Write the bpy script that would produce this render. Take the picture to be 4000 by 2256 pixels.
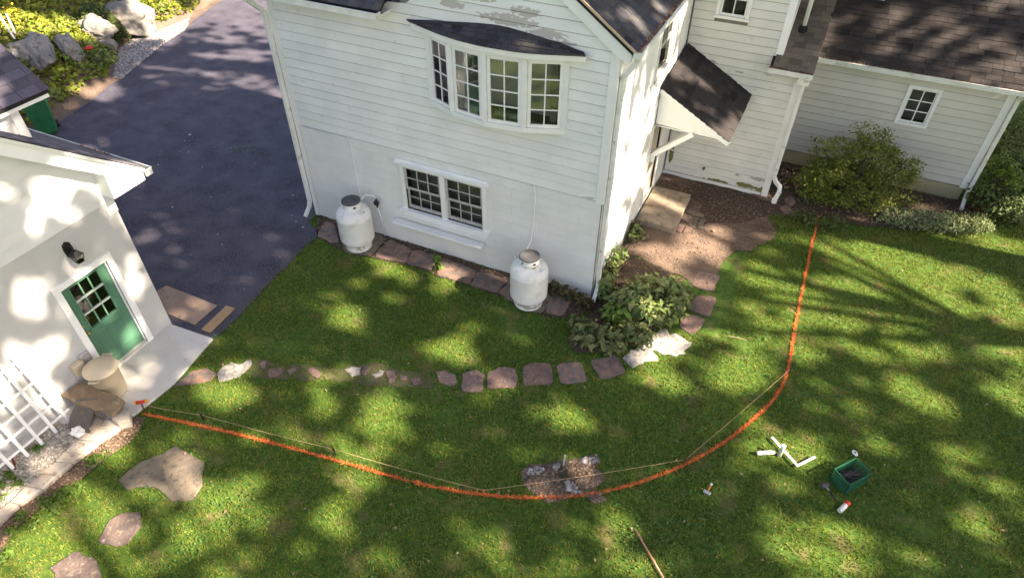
import bpy, bmesh, math, random
import numpy as np
from mathutils import Vector, Matrix, noise as mnoise
rnd = random.Random(11)
rng = np.random.default_rng(11)
for o in list(bpy.data.objects): bpy.data.objects.remove(o)
scene = bpy.context.scene
COL = scene.collection

# ------------------------------------------------------------------ camera
CAM = np.array([2.7013, -9.7436, 9.2])
FOC = 2583.56 / 4000 * 36.0
PITCH, ROLL, HEAD = math.radians(41.9), math.radians(0.3637), math.radians(-24.8)
_f = np.array([math.sin(HEAD)*math.cos(PITCH), math.cos(HEAD)*math.cos(PITCH), -math.sin(PITCH)])
_x = np.array([math.cos(HEAD), -math.sin(HEAD), 0.0]); _y = np.cross(_f, _x)
_c, _s = math.cos(ROLL), math.sin(ROLL)
RX = _c*_x - _s*_y; RY = _s*_x + _c*_y; RZ = _f
cd = bpy.data.cameras.new('camera'); cam = bpy.data.objects.new('camera', cd); COL.objects.link(cam)
cam.matrix_world = Matrix(((RX[0], -RY[0], -RZ[0], CAM[0]), (RX[1], -RY[1], -RZ[1], CAM[1]),
                           (RX[2], -RY[2], -RZ[2], CAM[2]), (0, 0, 0, 1)))
cd.sensor_width = 36.0; cd.lens = FOC; cd.clip_start = 0.1; cd.clip_end = 900
scene.camera = cam

# ------------------------------------------------------------------ sky, sun, exposure
SUN_EL, SUN_AZ = math.radians(40), math.radians(2.0)      # azimuth measured from +X towards +Y
TO_SUN = Vector((math.cos(SUN_EL)*math.cos(SUN_AZ), math.cos(SUN_EL)*math.sin(SUN_AZ), math.sin(SUN_EL)))
world = bpy.data.worlds.new('World'); scene.world = world; world.use_nodes = True
wn = world.node_tree; bg = wn.nodes['Background']
sky = wn.nodes.new('ShaderNodeTexSky'); sky.sky_type = 'NISHITA'; sky.sun_disc = False
sky.sun_elevation = SUN_EL; sky.sun_rotation = math.radians(88)
sky.air_density = 1.0; sky.dust_density = 1.5; sky.ozone_density = 1.0
wn.links.new(sky.outputs[0], bg.inputs[0]); bg.inputs[1].default_value = 0.078
sl = bpy.data.lights.new('sun', 'SUN'); sl.energy = 5.0; sl.angle = math.radians(0.53); sl.color = (1.0, 0.94, 0.81)
so = bpy.data.objects.new('sun', sl); COL.objects.link(so)
so.rotation_euler = TO_SUN.to_track_quat('Z', 'Y').to_euler(); so.location = (40, 2, 40)
scene.view_settings.view_transform = 'Standard'; scene.view_settings.look = 'None'
scene.view_settings.exposure = 2.3; scene.view_settings.gamma = 1.0
scene.view_settings.use_curve_mapping = False
scene.view_settings.use_white_balance = True; scene.view_settings.white_balance_temperature = 7700; scene.view_settings.white_balance_tint = 17.0

# ------------------------------------------------------------------ survey: photo pixel -> real point on a known surface
def ray(u, v): return RX*(u-2000) + RY*(v-1128) + RZ*2583.56
def onz(u, v, z=0.0): d = ray(u, v); return CAM + d*((z-CAM[2])/d[2])
def onx(u, v, x): d = ray(u, v); return CAM + d*((x-CAM[0])/d[0])
def ony(u, v, y): d = ray(u, v); return CAM + d*((y-CAM[1])/d[1])
K = 4000/2576.0
def PD(u, v, z=0.0): p = onz(u*K, v*K, z); return (float(p[0]), float(p[1]), float(z))
def PS(u, v, z=0.0): p = onz(u, v, z); return (float(p[0]), float(p[1]), float(z))
def crop(x0, y0, s): return lambda x, y: (x0+x/s, y0+y/s)

# ------------------------------------------------------------------ objects
WL = {}
def tag(o, label=None, cat=None, group=None, kind=None):
    if label: o['label'] = label
    if cat: o['category'] = cat
    if group: o['group'] = group
    if kind: o['kind'] = kind
    return o
def thing(name, label, cat, loc=(0, 0, 0), group=None):
    o = bpy.data.objects.new(name, None); COL.objects.link(o); o.location = loc; o.empty_display_size = .1
    WL[o.name] = Vector(loc); return tag(o, label, cat, group)
def link(o, parent, loc):
    COL.objects.link(o); loc = Vector(loc)
    if parent is not None:
        o.parent = parent; o.location = loc - WL[parent.name]
    else: o.location = loc
    WL[o.name] = loc; return o

class MB:
    def __init__(s): s.v = []; s.f = []; s.m = []
    def add(s, vs, fs, mi=0):
        n = len(s.v); s.v += [tuple(map(float, p)) for p in vs]
        for f in fs: s.f.append(tuple(n+i for i in f)); s.m.append(mi)
        return s
    def hexa(s, p, mi=0):   # 4 bottom ccw, 4 top ccw
        return s.add(p, [(3,2,1,0),(4,5,6,7),(0,1,5,4),(1,2,6,5),(2,3,7,6),(3,0,4,7)], mi)
    def box(s, x0, x1, y0, y1, z0, z1, mi=0):
        return s.hexa([(x0,y0,z0),(x1,y0,z0),(x1,y1,z0),(x0,y1,z0),(x0,y0,z1),(x1,y0,z1),(x1,y1,z1),(x0,y1,z1)], mi)
    def bar(s, a, b, w, h, up=(0,0,1), mi=0):
        a = Vector(a); b = Vector(b); d = (b-a).normalized(); u = Vector(up)
        sx = d.cross(u)
        if sx.length < 1e-4: sx = d.cross(Vector((1,0,0)))
        sx.normalize(); u = sx.cross(d).normalized()
        q = [(-1,-1),(1,-1),(1,1),(-1,1)]
        return s.hexa([a+sx*(i*w/2)+u*(j*h/2) for i, j in q] + [b+sx*(i*w/2)+u*(j*h/2) for i, j in q], mi)
    def obox(s, c, X, Y, Z, mi=0):
        c = Vector(c); X = Vector(X)/2; Y = Vector(Y)/2; Z = Vector(Z)/2
        return s.hexa([c-X-Y-Z, c+X-Y-Z, c+X+Y-Z, c-X+Y-Z, c-X-Y+Z, c+X-Y+Z, c+X+Y+Z, c-X+Y+Z], mi)
    def prism(s, poly, e, mi=0):   # 3d polygon extruded by vector e
        n = len(poly); e = Vector(e); a = [Vector(p) for p in poly]
        return s.add(a + [p+e for p in a], [tuple(range(n))[::-1], tuple(range(n, 2*n))] + [(i, (i+1) % n, n+(i+1) % n, n+i) for i in range(n)], mi)
    def tube(s, pts, r, n=8, mi=0, cap=True):
        pts = [Vector(p) for p in pts]; rs = r if isinstance(r, (list, tuple)) else [r]*len(pts)
        base = len(s.v); ref = Vector((0,0,1)); prev = None
        for i, p in enumerate(pts):
            d = (pts[min(i+1, len(pts)-1)] - pts[max(i-1, 0)]).normalized()
            a = prev if prev is not None else (ref if abs(d.dot(ref)) < .9 else Vector((1,0,0)))
            a = (a - d*a.dot(d)).normalized(); prev = a; b = d.cross(a)
            for k in range(n):
                t = 2*math.pi*k/n; q = p + (a*math.cos(t)+b*math.sin(t))*rs[i]; s.v.append(tuple(q))
        for i in range(len(pts)-1):
            for k in range(n):
                s.f.append((base+i*n+k, base+i*n+(k+1) % n, base+(i+1)*n+(k+1) % n, base+(i+1)*n+k)); s.m.append(mi)
        if cap:
            s.f.append(tuple(base+k for k in range(n))[::-1]); s.m.append(mi)
            e = base+(len(pts)-1)*n; s.f.append(tuple(e+k for k in range(n))); s.m.append(mi)
        return s
    def lathe(s, prof, c, n=32, mi=0, axis=None):
        c = Vector(c); ax = Vector(axis or (0,0,1)).normalized()
        a = Vector((1,0,0)) if abs(ax.x) < .9 else Vector((0,1,0)); a = (a-ax*a.dot(ax)).normalized(); b = ax.cross(a)
        base = len(s.v)
        for r, z in prof:
            for k in range(n):
                t = 2*math.pi*k/n; s.v.append(tuple(c+ax*z+(a*math.cos(t)+b*math.sin(t))*r))
        for i in range(len(prof)-1):
            for k in range(n):
                s.f.append((base+i*n+k, base+i*n+(k+1) % n, base+(i+1)*n+(k+1) % n, base+(i+1)*n+k)); s.m.append(mi)
        if prof[0][0] > 1e-4: s.f.append(tuple(base+k for k in range(n))[::-1]); s.m.append(mi)
        if prof[-1][0] > 1e-4:
            e = base+(len(prof)-1)*n; s.f.append(tuple(e+k for k in range(n))); s.m.append(mi)
        return s
    def build(s, name, mats, parent=None, smooth=False, origin=None, bevel=0):
        if not isinstance(mats, (list, tuple)): mats = [mats]
        V = np.array(s.v)
        if parent is not None: o0 = WL[parent.name]
        elif origin is not None: o0 = Vector(origin)
        else: o0 = Vector(((V[:,0].min()+V[:,0].max())/2, (V[:,1].min()+V[:,1].max())/2, V[:,2].min()))
        me = bpy.data.meshes.new(name); me.from_pydata([tuple(Vector(p)-o0) for p in s.v], [], s.f)
        for m in mats: me.materials.append(m)
        if len(mats) > 1: me.polygons.foreach_set('material_index', s.m)
        if smooth: me.polygons.foreach_set('use_smooth', [True]*len(me.polygons))
        me.update()
        if bevel:
            bm = bmesh.new(); bm.from_mesh(me); bmesh.ops.bevel(bm, geom=bm.edges[:], offset=bevel, segments=1, affect='EDGES'); bm.to_mesh(me); bm.free()
        o = bpy.data.objects.new(name, me); return link(o, parent, o0)

def npmesh(name, V, F, mat, parent=None, smooth=False, kind=None, origin=None):
    """V (n,3) world, F (m,k) ints"""
    o0 = WL[parent.name] if parent is not None else Vector(origin or (0,0,0))
    V = (np.asarray(V) - np.array(o0)).astype(np.float32); F = np.asarray(F, dtype=np.int32); k = F.shape[1]
    me = bpy.data.meshes.new(name); me.vertices.add(len(V)); me.vertices.foreach_set('co', V.ravel())
    me.loops.add(F.size); me.loops.foreach_set('vertex_index', F.ravel())
    me.polygons.add(len(F)); me.polygons.foreach_set('loop_start', np.arange(0, F.size, k, dtype=np.int32))
    me.polygons.foreach_set('loop_total', np.full(len(F), k, dtype=np.int32))
    if smooth: me.polygons.foreach_set('use_smooth', np.ones(len(F), dtype=bool))
    me.materials.append(mat); me.update(calc_edges=True); me.validate()
    o = bpy.data.objects.new(name, me); link(o, parent, o0)
    if kind: o['kind'] = kind
    return o

def leaves(C, size, spread=1.0, up=0.5, aspect=.55, sz_var=.4, N=None):
    """leaf-shaped folded quads (4 verts, 2 tris each) at centres C"""
    C = np.asarray(C); n = len(C)
    nv = rng.normal(size=(n, 3))*spread + (np.array([0, 0, up]) if N is None else N)
    nv /= np.linalg.norm(nv, axis=1)[:, None]
    t = rng.normal(size=(n, 3)); t -= nv*(t*nv).sum(1)[:, None]; t /= np.linalg.norm(t, axis=1)[:, None]
    b = np.cross(nv, t); L = size*(1+sz_var*(rng.random(n)-.5)*2)[:, None]; W = L*aspect
    V = np.stack([C-t*L/2, C+b*W/2+nv*L*.12, C+t*L/2-nv*L*.1, C-b*W/2+nv*L*.12], 1).reshape(-1, 3)
    i = np.arange(n)*4
    F = np.stack([np.stack([i, i+1, i+2], 1), np.stack([i, i+2, i+3], 1)], 1).reshape(-1, 3)
    return V, F

def inpoly(X, Y, poly):
    poly = np.asarray(poly)[:, :2]; r = np.zeros(len(X), bool); j = len(poly)-1
    for i in range(len(poly)):
        xi, yi = poly[i]; xj, yj = poly[j]
        c = ((yi > Y) != (yj > Y)) & (X < (xj-xi)*(Y-yi)/(yj-yi+1e-12)+xi); r ^= c; j = i
    return r
def vnoise(X, Y, sc, seed=0):
    """smooth 2d value noise 0..1"""
    r = np.random.default_rng(seed); T = r.random((64, 64)); x = X*sc; y = Y*sc
    xi = np.floor(x).astype(int); yi = np.floor(y).astype(int); fx = x-xi; fy = y-yi
    fx = fx*fx*(3-2*fx); fy = fy*fy*(3-2*fy); g = lambda a, b: T[a % 64, b % 64]
    return (g(xi, yi)*(1-fx)+g(xi+1, yi)*fx)*(1-fy)+(g(xi, yi+1)*(1-fx)+g(xi+1, yi+1)*fx)*fy

# ------------------------------------------------------------------ materials
def lin(c): return tuple(c)+(1.0,)
def pmat(name, c1, c2=None, scale=4.0, rough=.7, bump=0.0, bscale=60.0, rand=None, ramt=.25, spec=.3, c3=None, s3=20.0, t3=.6,
         metal=0.0, trans=0.0, tint=None, detail=6.0, w3=.08, sub=0.0):
    m = bpy.data.materials.new(name); m.use_nodes = True; nt = m.node_tree; N = nt.nodes; Lk = nt.links
    b = N['Principled BSDF']; b.inputs['Roughness'].default_value = rough; b.inputs['Specular IOR Level'].default_value = spec
    b.inputs['Metallic'].default_value = metal
    geo = N.new('ShaderNodeNewGeometry')
    def noise(s, d=detail):
        t = N.new('ShaderNodeTexNoise'); t.inputs['Scale'].default_value = s; t.inputs['Detail'].default_value = d
        Lk.new(geo.outputs['Position'], t.inputs['Vector']); return t.outputs['Fac']
    def mix(f, a, bb, mode='MIX'):
        x = N.new('ShaderNodeMix'); x.data_type = 'RGBA'; x.blend_type = mode
        for s, val in ((x.inputs['Factor'], f), (x.inputs[6], a), (x.inputs[7], bb)):
            if hasattr(val, 'default_value') or hasattr(val, 'links'): Lk.new(val, s)
            elif isinstance(val, (int, float)): s.default_value = val
            else: s.default_value = lin(val)
        return x.outputs[2]
    def ramp(f, a, bb):
        r = N.new('ShaderNodeMapRange'); r.inputs['From Min'].default_value = a; r.inputs['From Max'].default_value = bb
        Lk.new(f, r.inputs['Value']); return r.outputs['Result']
    col = None
    if c2 is not None: col = mix(ramp(noise(scale), .35, .65), c1, c2)
    else:
        rgb = N.new('ShaderNodeRGB'); rgb.outputs[0].default_value = lin(c1); col = rgb.outputs[0]
    if c3 is not None: col = mix(ramp(noise(s3), t3-w3, t3+w3), col, c3)
    if rand:
        if rand == 'obj': rv = N.new('ShaderNodeObjectInfo').outputs['Random']
        else: rv = geo.outputs['Random Per Island']
        hsv = N.new('ShaderNodeHueSaturation'); mr = N.new('ShaderNodeMapRange')
        mr.inputs['To Min'].default_value = 1-ramt; mr.inputs['To Max'].default_value = 1+ramt
        Lk.new(rv, mr.inputs['Value']); Lk.new(mr.outputs['Result'], hsv.inputs['Value']); Lk.new(col, hsv.inputs['Color']); col = hsv.outputs['Color']
        if tint is not None:
            w = N.new('ShaderNodeTexWhiteNoise'); w.noise_dimensions = '1D'; Lk.new(rv, w.inputs['W'])
            col = mix(w.outputs['Value'], col, mix(.75, col, tint))
    Lk.new(col, b.inputs['Base Color'])
    if bump:
        bp = N.new('ShaderNodeBump'); bp.inputs['Strength'].default_value = min(1, bump); bp.inputs['Distance'].default_value = .02
        Lk.new(noise(bscale, 4), bp.inputs['Height']); Lk.new(bp.outputs['Normal'], b.inputs['Normal'])
    if trans:
        tr = N.new('ShaderNodeBsdfTranslucent'); Lk.new(col, tr.inputs['Color']); mx = N.new('ShaderNodeMixShader'); mx.inputs[0].default_value = trans
        Lk.new(b.outputs[0], mx.inputs[1]); Lk.new(tr.outputs[0], mx.inputs[2]); Lk.new(mx.outputs[0], N['Material Output'].inputs['Surface'])
    m['_'] = 1
    return m
def nodes_of(m): return m.node_tree.nodes, m.node_tree.links
def stain(m, spots, col, sc=14.0, th=.5, zs=1.0):
    """worn patches: world-space spots (x,y,z,rx,ry,rz) broken up by noise, replacing the paint colour"""
    N, Lk = nodes_of(m); b = N['Principled BSDF']; src = b.inputs['Base Color'].links[0].from_socket
    geo = N.new('ShaderNodeNewGeometry'); acc = None
    for (x, y, z, a, bb, c) in spots:
        mp = N.new('ShaderNodeMapping'); mp.vector_type = 'TEXTURE'
        mp.inputs['Location'].default_value = (x, y, z); mp.inputs['Scale'].default_value = (a, bb, c)
        Lk.new(geo.outputs['Position'], mp.inputs['Vector'])
        ln = N.new('ShaderNodeVectorMath'); ln.operation = 'LENGTH'; Lk.new(mp.outputs[0], ln.inputs[0])
        mr = N.new('ShaderNodeMapRange'); mr.inputs['From Min'].default_value = 1.1; mr.inputs['From Max'].default_value = .2
        Lk.new(ln.outputs['Value'], mr.inputs['Value'])
        if acc is None: acc = mr.outputs['Result']
        else:
            mm = N.new('ShaderNodeMath'); mm.operation = 'MAXIMUM'; Lk.new(acc, mm.inputs[0]); Lk.new(mr.outputs['Result'], mm.inputs[1]); acc = mm.outputs[0]
    nz = N.new('ShaderNodeTexNoise'); nz.inputs['Scale'].default_value = sc; nz.inputs['Detail'].default_value = 5
    mp = N.new('ShaderNodeMapping'); mp.inputs['Scale'].default_value = (1, 1, zs); Lk.new(geo.outputs['Position'], mp.inputs['Vector']); Lk.new(mp.outputs[0], nz.inputs['Vector'])
    mu = N.new('ShaderNodeMath'); mu.operation = 'MULTIPLY'; Lk.new(acc, mu.inputs[0]); Lk.new(nz.outputs['Fac'], mu.inputs[1])
    r = N.new('ShaderNodeMapRange'); r.inputs['From Min'].default_value = th-.02; r.inputs['From Max'].default_value = th+.02
    Lk.new(mu.outputs[0], r.inputs['Value'])
    x = N.new('ShaderNodeMix'); x.data_type = 'RGBA'; Lk.new(r.outputs['Result'], x.inputs['Factor']); Lk.new(src, x.inputs[6]); x.inputs[7].default_value = lin(col)
    Lk.new(x.outputs[2], b.inputs['Base Color']); return m

M = {}
M['clap'] = pmat('painted_clapboard', (.72,.725,.69), (.64,.655,.62), 1.3, .55, .15, 120, 'obj', .035, c3=(.5,.5,.43), s3=9, t3=.72, w3=.1)
M['clap_g'] = pmat('garage_clapboard', (.66,.67,.675), (.60,.61,.615), 1.0, .5, .08, 100, 'obj', .03)
M['gap'] = pmat('grimy_gap', (.13,.13,.11), (.20,.20,.17), 3, .9)
M['trim'] = pmat('white_trim', (.74,.75,.72), (.67,.69,.65), 2.2, .5, .06, 80)
M['trimw'] = pmat('clean_white_trim', (.8,.81,.81), (.75,.76,.76), 2, .45)
M['block'] = pmat('painted_block', (.71,.715,.675), (.65,.66,.62), 1.4, .7, .25, 90, 'obj', .02)
M['mortar'] = pmat('painted_mortar', (.62,.63,.6), None, rough=.8)
M['stucco'] = pmat('grey_white_stucco', (.52,.525,.525), (.46,.465,.465), 1.2, .85, .35, 150)
M['tan'] = pmat('tan_parging', (.42,.36,.22), (.34,.30,.19), 3, .9, .4, 60)
M['sash'] = pmat('grey_sash_paint', (.42,.42,.38), (.34,.34,.31), 5, .6, .1)
M['sashw'] = pmat('white_sash_paint', (.72,.73,.70), (.66,.67,.64), 4, .5)
def shingle(name, c1, c2, tint, rand):
    return pmat(name, c1, c2, 25, .9, .5, 300, rand, .45, .15, tint=tint)
SH_O = shingle('charcoal_shingle', (.036,.040,.052), (.058,.062,.072), (.11,.10,.098), 'obj')
SH_I = shingle('weathered_shingle', (.028,.025,.026), (.048,.042,.042), (.07,.06,.056), 'island')
SH_L = shingle('pale_brown_shingle', (.10,.08,.072), (.15,.12,.105), (.18,.16,.12), 'island')
SH_P = shingle('shade_toned_shingle', (.022,.02,.022), (.034,.03,.032), (.045,.038,.038), 'island')
SH_G = shingle('slate_purple_shingle', (.075,.07,.10), (.10,.093,.13), (.12,.11,.14), 'obj')
M['felt'] = pmat('roof_underlay', (.02,.02,.022), rough=.95)
M['gutter'] = pmat('white_gutter', (.7,.71,.67), (.6,.61,.56), 4, .4, c3=(.35,.33,.25), s3=7, t3=.68)
M['leaflitter'] = pmat('leaf_litter', (.10,.07,.045), (.2,.15,.11), 30, .9, .8, 120, c3=(.3,.25,.2), s3=60)
M['glass'] = None
def glassmat(name, tint=(.9,.93,.92), ior=2.0):
    m = bpy.data.materials.new(name); m.use_nodes = True; nt = m.node_tree; N = nt.nodes; N.remove(N['Principled BSDF'])
    t = N.new('ShaderNodeBsdfTransparent'); t.inputs[0].default_value = lin(tint); g = N.new('ShaderNodeBsdfGlossy'); g.inputs['Roughness'].default_value = .015
    g.inputs['Color'].default_value = (.95,.97,.96,1)
    fr = N.new('ShaderNodeFresnel'); fr.inputs['IOR'].default_value = ior
    bp = N.new('ShaderNodeBump'); bp.inputs['Strength'].default_value = .03; bp.inputs['Distance'].default_value = .02
    nz = N.new('ShaderNodeTexNoise'); nz.inputs['Scale'].default_value = 3.5
    geo = N.new('ShaderNodeNewGeometry'); nt.links.new(geo.outputs['Position'], nz.inputs['Vector']); nt.links.new(nz.outputs['Fac'], bp.inputs['Height'])
    nt.links.new(bp.outputs[0], g.inputs['Normal'])
    mx = N.new('ShaderNodeMixShader'); nt.links.new(fr.outputs[0], mx.inputs[0]); nt.links.new(t.outputs[0], mx.inputs[1]); nt.links.new(g.outputs[0], mx.inputs[2])
    nt.links.new(mx.outputs[0], N['Material Output'].inputs['Surface']); return m
M['glass'] = glassmat('window_glass', ior=2.4)
M['glassd'] = glassmat('screened_glass', (.35,.36,.35), 1.45)
M['dark'] = pmat('dark_interior', (.012,.012,.012), (.02,.019,.017), 2, .9)
M['curtain'] = pmat('pale_curtain', (.5,.5,.47), (.4,.41,.39), 8, .9)
M['asphalt'] = pmat('asphalt', (.046,.043,.066), (.088,.082,.112), 1.6, .85, .8, 130, c3=(.13,.12,.125), s3=30.0, t3=.60, w3=.1, spec=.25)
M['concrete'] = pmat('concrete', (.60,.57,.53), (.52,.50,.47), 2.0, .85, .3, 90, c3=(.36,.33,.3), s3=14, t3=.72)
M['stone_br'] = pmat('brown_flagstone', (.235,.145,.115), (.14,.10,.09), 6, .85, .9, 40, 'obj', .2, c3=(.30,.24,.2), s3=16, t3=.64)
M['stone_gr'] = pmat('grey_flagstone', (.17,.14,.128), (.12,.095,.086), 6, .85, .9, 40, 'obj', .2, c3=(.25,.15,.115), s3=7, t3=.52)
M['stone_wh'] = pmat('lichen_white_stone', (.36,.345,.325), (.23,.215,.20), 12, .9, .8, 45, 'obj', .1, c3=(.2,.175,.15), s3=12, t3=.6)
M['stone_tan'] = pmat('tan_fieldstone', (.20,.165,.12), (.125,.105,.085), 3, .9, .9, 30, c3=(.075,.065,.06), s3=11, t3=.63, w3=.1)
M['stone_pur'] = pmat('dusty_purple_stone', (.13,.095,.085), (.085,.064,.06), 5, .9, .9, 30, c3=(.22,.185,.15), s3=15, t3=.64)
M['rock'] = pmat('weathered_boulder', (.25,.23,.20), (.16,.155,.15), 1.6, .9, 1.0, 12, c3=(.07,.06,.05), s3=4.0, t3=.62, w3=.05)
M['soil'] = pmat('bare_soil', (.16,.11,.085), (.095,.068,.053), 2.4, .95, .9, 40, c3=(.23,.17,.13), s3=22, t3=.62)
M['soild'] = pmat('dark_mulch', (.05,.036,.028), (.085,.06,.045), 9, .95, .9, 60, c3=(.17,.12,.09), s3=50, t3=.66)
M['gravel'] = pmat('pale_gravel', (.46,.42,.37), (.34,.30,.26), 12, .9, .6, 60, 'island', .35)
M['gravelg'] = pmat('grey_gravel', (.33,.31,.3), (.24,.225,.22), 12, .9, .6, 60, 'island', .4)
M['tank'] = pmat('white_tank_enamel', (.71,.72,.70), (.66,.67,.645), 3.5, .42, .06, 60, c3=(.52,.51,.45), s3=5, t3=.66, w3=.12)
stain(M['tank'], [(-5.27,-.62,.12,.5,.5,.16), (-1.1,-.73,.12,.5,.5,.16), (-5.27,-.62,1.06,.3,.3,.05), (-1.1,-.73,1.06,.3,.3,.05)], (.36,.33,.26), 13.0, .34)
M['lid'] = pmat('weathered_black_lid', (.055,.055,.06), (.10,.10,.105), 7, .65)
M['black'] = pmat('black_metal', (.015,.015,.017), rough=.5)
M['steel'] = pmat('bare_steel', (.55,.55,.55), rough=.35, metal=.8)
M['grn_door'] = pmat('green_door_paint', (.075,.20,.13), (.06,.165,.105), 3, .45)
M['bin'] = pmat('green_bin_plastic', (.008,.13,.05), (.01,.11,.042), 5, .45)
M['cratep'] = pmat('green_crate_plastic', (.012,.12,.06), (.015,.10,.05), 10, .5)
M['ply'] = pmat('plywood_sheet', (.34,.235,.175), (.26,.18,.14), 3, .8, .2, c3=(.17,.12,.095), s3=8, t3=.66)
M['plank'] = pmat('pine_plank', (.42,.27,.15), (.35,.22,.12), 6, .75, .2)
M['can'] = pmat('beige_plastic', (.52,.44,.32), (.47,.40,.29), 3, .5)
M['orange'] = pmat('orange_marking_paint', (.86,.25,.075), (.72,.18,.055), 9, .8, rand='island', ramt=.4)
M['string'] = pmat('mason_string', (.5,.33,.2), rough=.8)
M['red'] = pmat('red_plastic', (.55,.03,.02), rough=.45)
M['yellow'] = pmat('yellow_plastic', (.65,.32,.03), rough=.5)
M['white'] = pmat('white_plastic', (.78,.78,.76), rough=.45)
M['hose'] = pmat('maroon_hose', (.13,.02,.02), rough=.5)
M['rubber'] = pmat('grey_rubber', (.07,.065,.07), rough=.6)
M['wood_or'] = pmat('orange_wood_handle', (.45,.15,.05), rough=.6)
M['copper'] = pmat('salmon_rod', (.55,.30,.22), (.48,.22,.15), 14, .5)
M['brass'] = pmat('brass', (.6,.42,.15), rough=.3, metal=.9)
M['bark'] = pmat('tree_bark', (.07,.055,.042), (.045,.036,.03), 6, .95, .8, 20)
def leafmat(name, a, b, ramt=.35, tint=None, trans=.3, rough=.6): return pmat(name, a, b, 1.5, rough, 0, rand='island', ramt=ramt, tint=tint, trans=trans, spec=.25)
M['canopy'] = leafmat('canopy_leaf', (.05,.085,.025), (.04,.07,.02), trans=.2)
M['grass'] = pmat('grass_blade', (.040,.13,.013), (.185,.275,.034), 15, .7, 0, rand='island', ramt=.5, tint=(.30,.28,.075), trans=.4, spec=.2, c3=(.26,.235,.075), s3=1.3, t3=.64, w3=.12, detail=3)
M['turf'] = pmat('turf_soil', (.026,.08,.010), (.08,.135,.018), 14, .95, .8, 90, c3=(.17,.135,.06), s3=2.2, t3=.66, w3=.1)
M['ground'] = pmat('far_turf', (.10,.15,.025), (.12,.15,.03), 1.0, .95, .5, 30)
M['cover'] = leafmat('ground_cover_leaf', (.19,.26,.03), (.08,.16,.04), tint=(.30,.29,.04))
M['bushg'] = leafmat('shrub_leaf', (.13,.20,.035), (.07,.12,.024), ramt=.55, tint=(.30,.30,.07), trans=.2)
M['bed'] = leafmat('broad_leaf', (.12,.20,.05), (.07,.13,.035), tint=(.27,.28,.11), trans=.2, rough=.4)
M['vari'] = leafmat('variegated_leaf', (.085,.14,.045), (.055,.10,.032), tint=(.36,.40,.22), trans=.15)
M['hedge'] = leafmat('dark_hedge_leaf', (.035,.06,.025), (.06,.095,.03), tint=(.12,.17,.04), trans=.15)
M['weed'] = leafmat('weed_leaf', (.10,.19,.03), (.13,.2,.04), trans=.3)
M['dryleaf'] = leafmat('dry_leaf', (.3,.17,.10), (.22,.13,.09), tint=(.4,.28,.2), trans=.1)
M['conif'] = leafmat('conifer_spray', (.035,.065,.02), (.05,.08,.022), tint=(.08,.10,.025), trans=.1)
# ================================================================== THE SETTING
def flat(name, polys, z, mat, kind='structure', grid=None):
    mb = MB()
    for p in polys: mb.add([(q[0], q[1], z) for q in p], [tuple(range(len(p)))])
    o = mb.build(name, mat); o['kind'] = kind; return o
def ccw(p):
    a = sum(p[i][0]*p[(i+1) % len(p)][1]-p[(i+1) % len(p)][0]*p[i][1] for i in range(len(p)))
    return p if a > 0 else p[::-1]
def rough_poly(p, amp=.04, step=.18, seed=1):
    """the same outline with an uneven natural edge"""
    r = random.Random(seed); out = []
    for i in range(len(p)):
        a = Vector(p[i][:2]); b = Vector(p[(i+1) % len(p)][:2]); n = max(1, int((b-a).length/step)); d = (b-a)
        nn = Vector((-d.y, d.x)).normalized() if d.length > 1e-5 else Vector((0, 0))
        for k in range(n):
            q = a+d*(k/n) + nn*(r.uniform(-amp, amp) if k else r.uniform(-amp, amp)*.4); out.append((q.x, q.y))
    return out

mb = MB(); mb.add([(-400,-400,-.05),(400,-400,-.05),(400,400,-.05),(-400,400,-.05)], [(0,1,2,3)])
mb.build('ground', M['ground'])['kind'] = 'structure'

# driveway
drv_left = [PD(*p) for p in ((560,0),(489,50),(465,77),(415,109),(352,160),(306,200),(276,213),(233,252),(146,310),(110,336))]
lawn_drv = [PD(*p) for p in ((806,588),(762,628),(702,688),(640,752),(590,808),(534,853))]
slab_far = PD(433, 818); 
driveway_poly = [(-34,34),(-27.5,22),(-23.5,16)] + drv_left + [(-17.2,-1.5),(-18,-7),(-7.3,-7)] + [(-7.3,slab_far[1])] + lawn_drv[::-1] + [(-6.9,-.35),(-6.9,34)]
driveway = flat('driveway', [ccw(rough_poly(driveway_poly, .025, .15, 21))], .006, M['asphalt'])
# gravel and dirt verge between driveway and bank
verge_in = drv_left; verge_out = [PD(*p) for p in ((540,0),(478,40),(430,66),(392,80),(335,98),(302,120),(278,198),(246,228),(152,294),(112,324),(100,332))]
flat('verge', [ccw([(-27.9,22),(-24,16)]+verge_in+[(-17.6,-1.5),(-18.4,-1.5)]+verge_out[::-1]+[(-24.8,16.2),(-28.6,22.3)])], .004, M['soil'])
# bank that rises behind the verge
edge = np.array([(-34.,33.),(-28.4,22.2),(-24.6,16.0)] + [p[:2] for p in verge_out] + [(-18.3,-1.5),(-19,-7)])
def bank_d(X, Y):
    """signed distance to the left of the verge line"""
    best = np.full(X.shape, 1e9); side = np.zeros(X.shape)
    for i in range(len(edge)-1):
        a = edge[i]; d = edge[i+1]-a; L2 = d@d; t = np.clip(((X-a[0])*d[0]+(Y-a[1])*d[1])/L2, 0, 1)
        ex = X-a[0]-t*d[0]; ey = Y-a[1]-t*d[1]; q = np.hypot(ex, ey); cr = d[0]*ey-d[1]*ex
        up = q < best; best = np.where(up, q, best); side = np.where(up, np.sign(-cr), side)
    return best*side
def bank_h(X, Y):
    d = np.maximum(bank_d(X, Y), 0); return (1.9*(1-np.exp(-d/2.6))+.10*d) + .22*(vnoise(X+50, Y+50, .7, 3)-.5)*np.clip(d, 0, 1)
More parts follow.
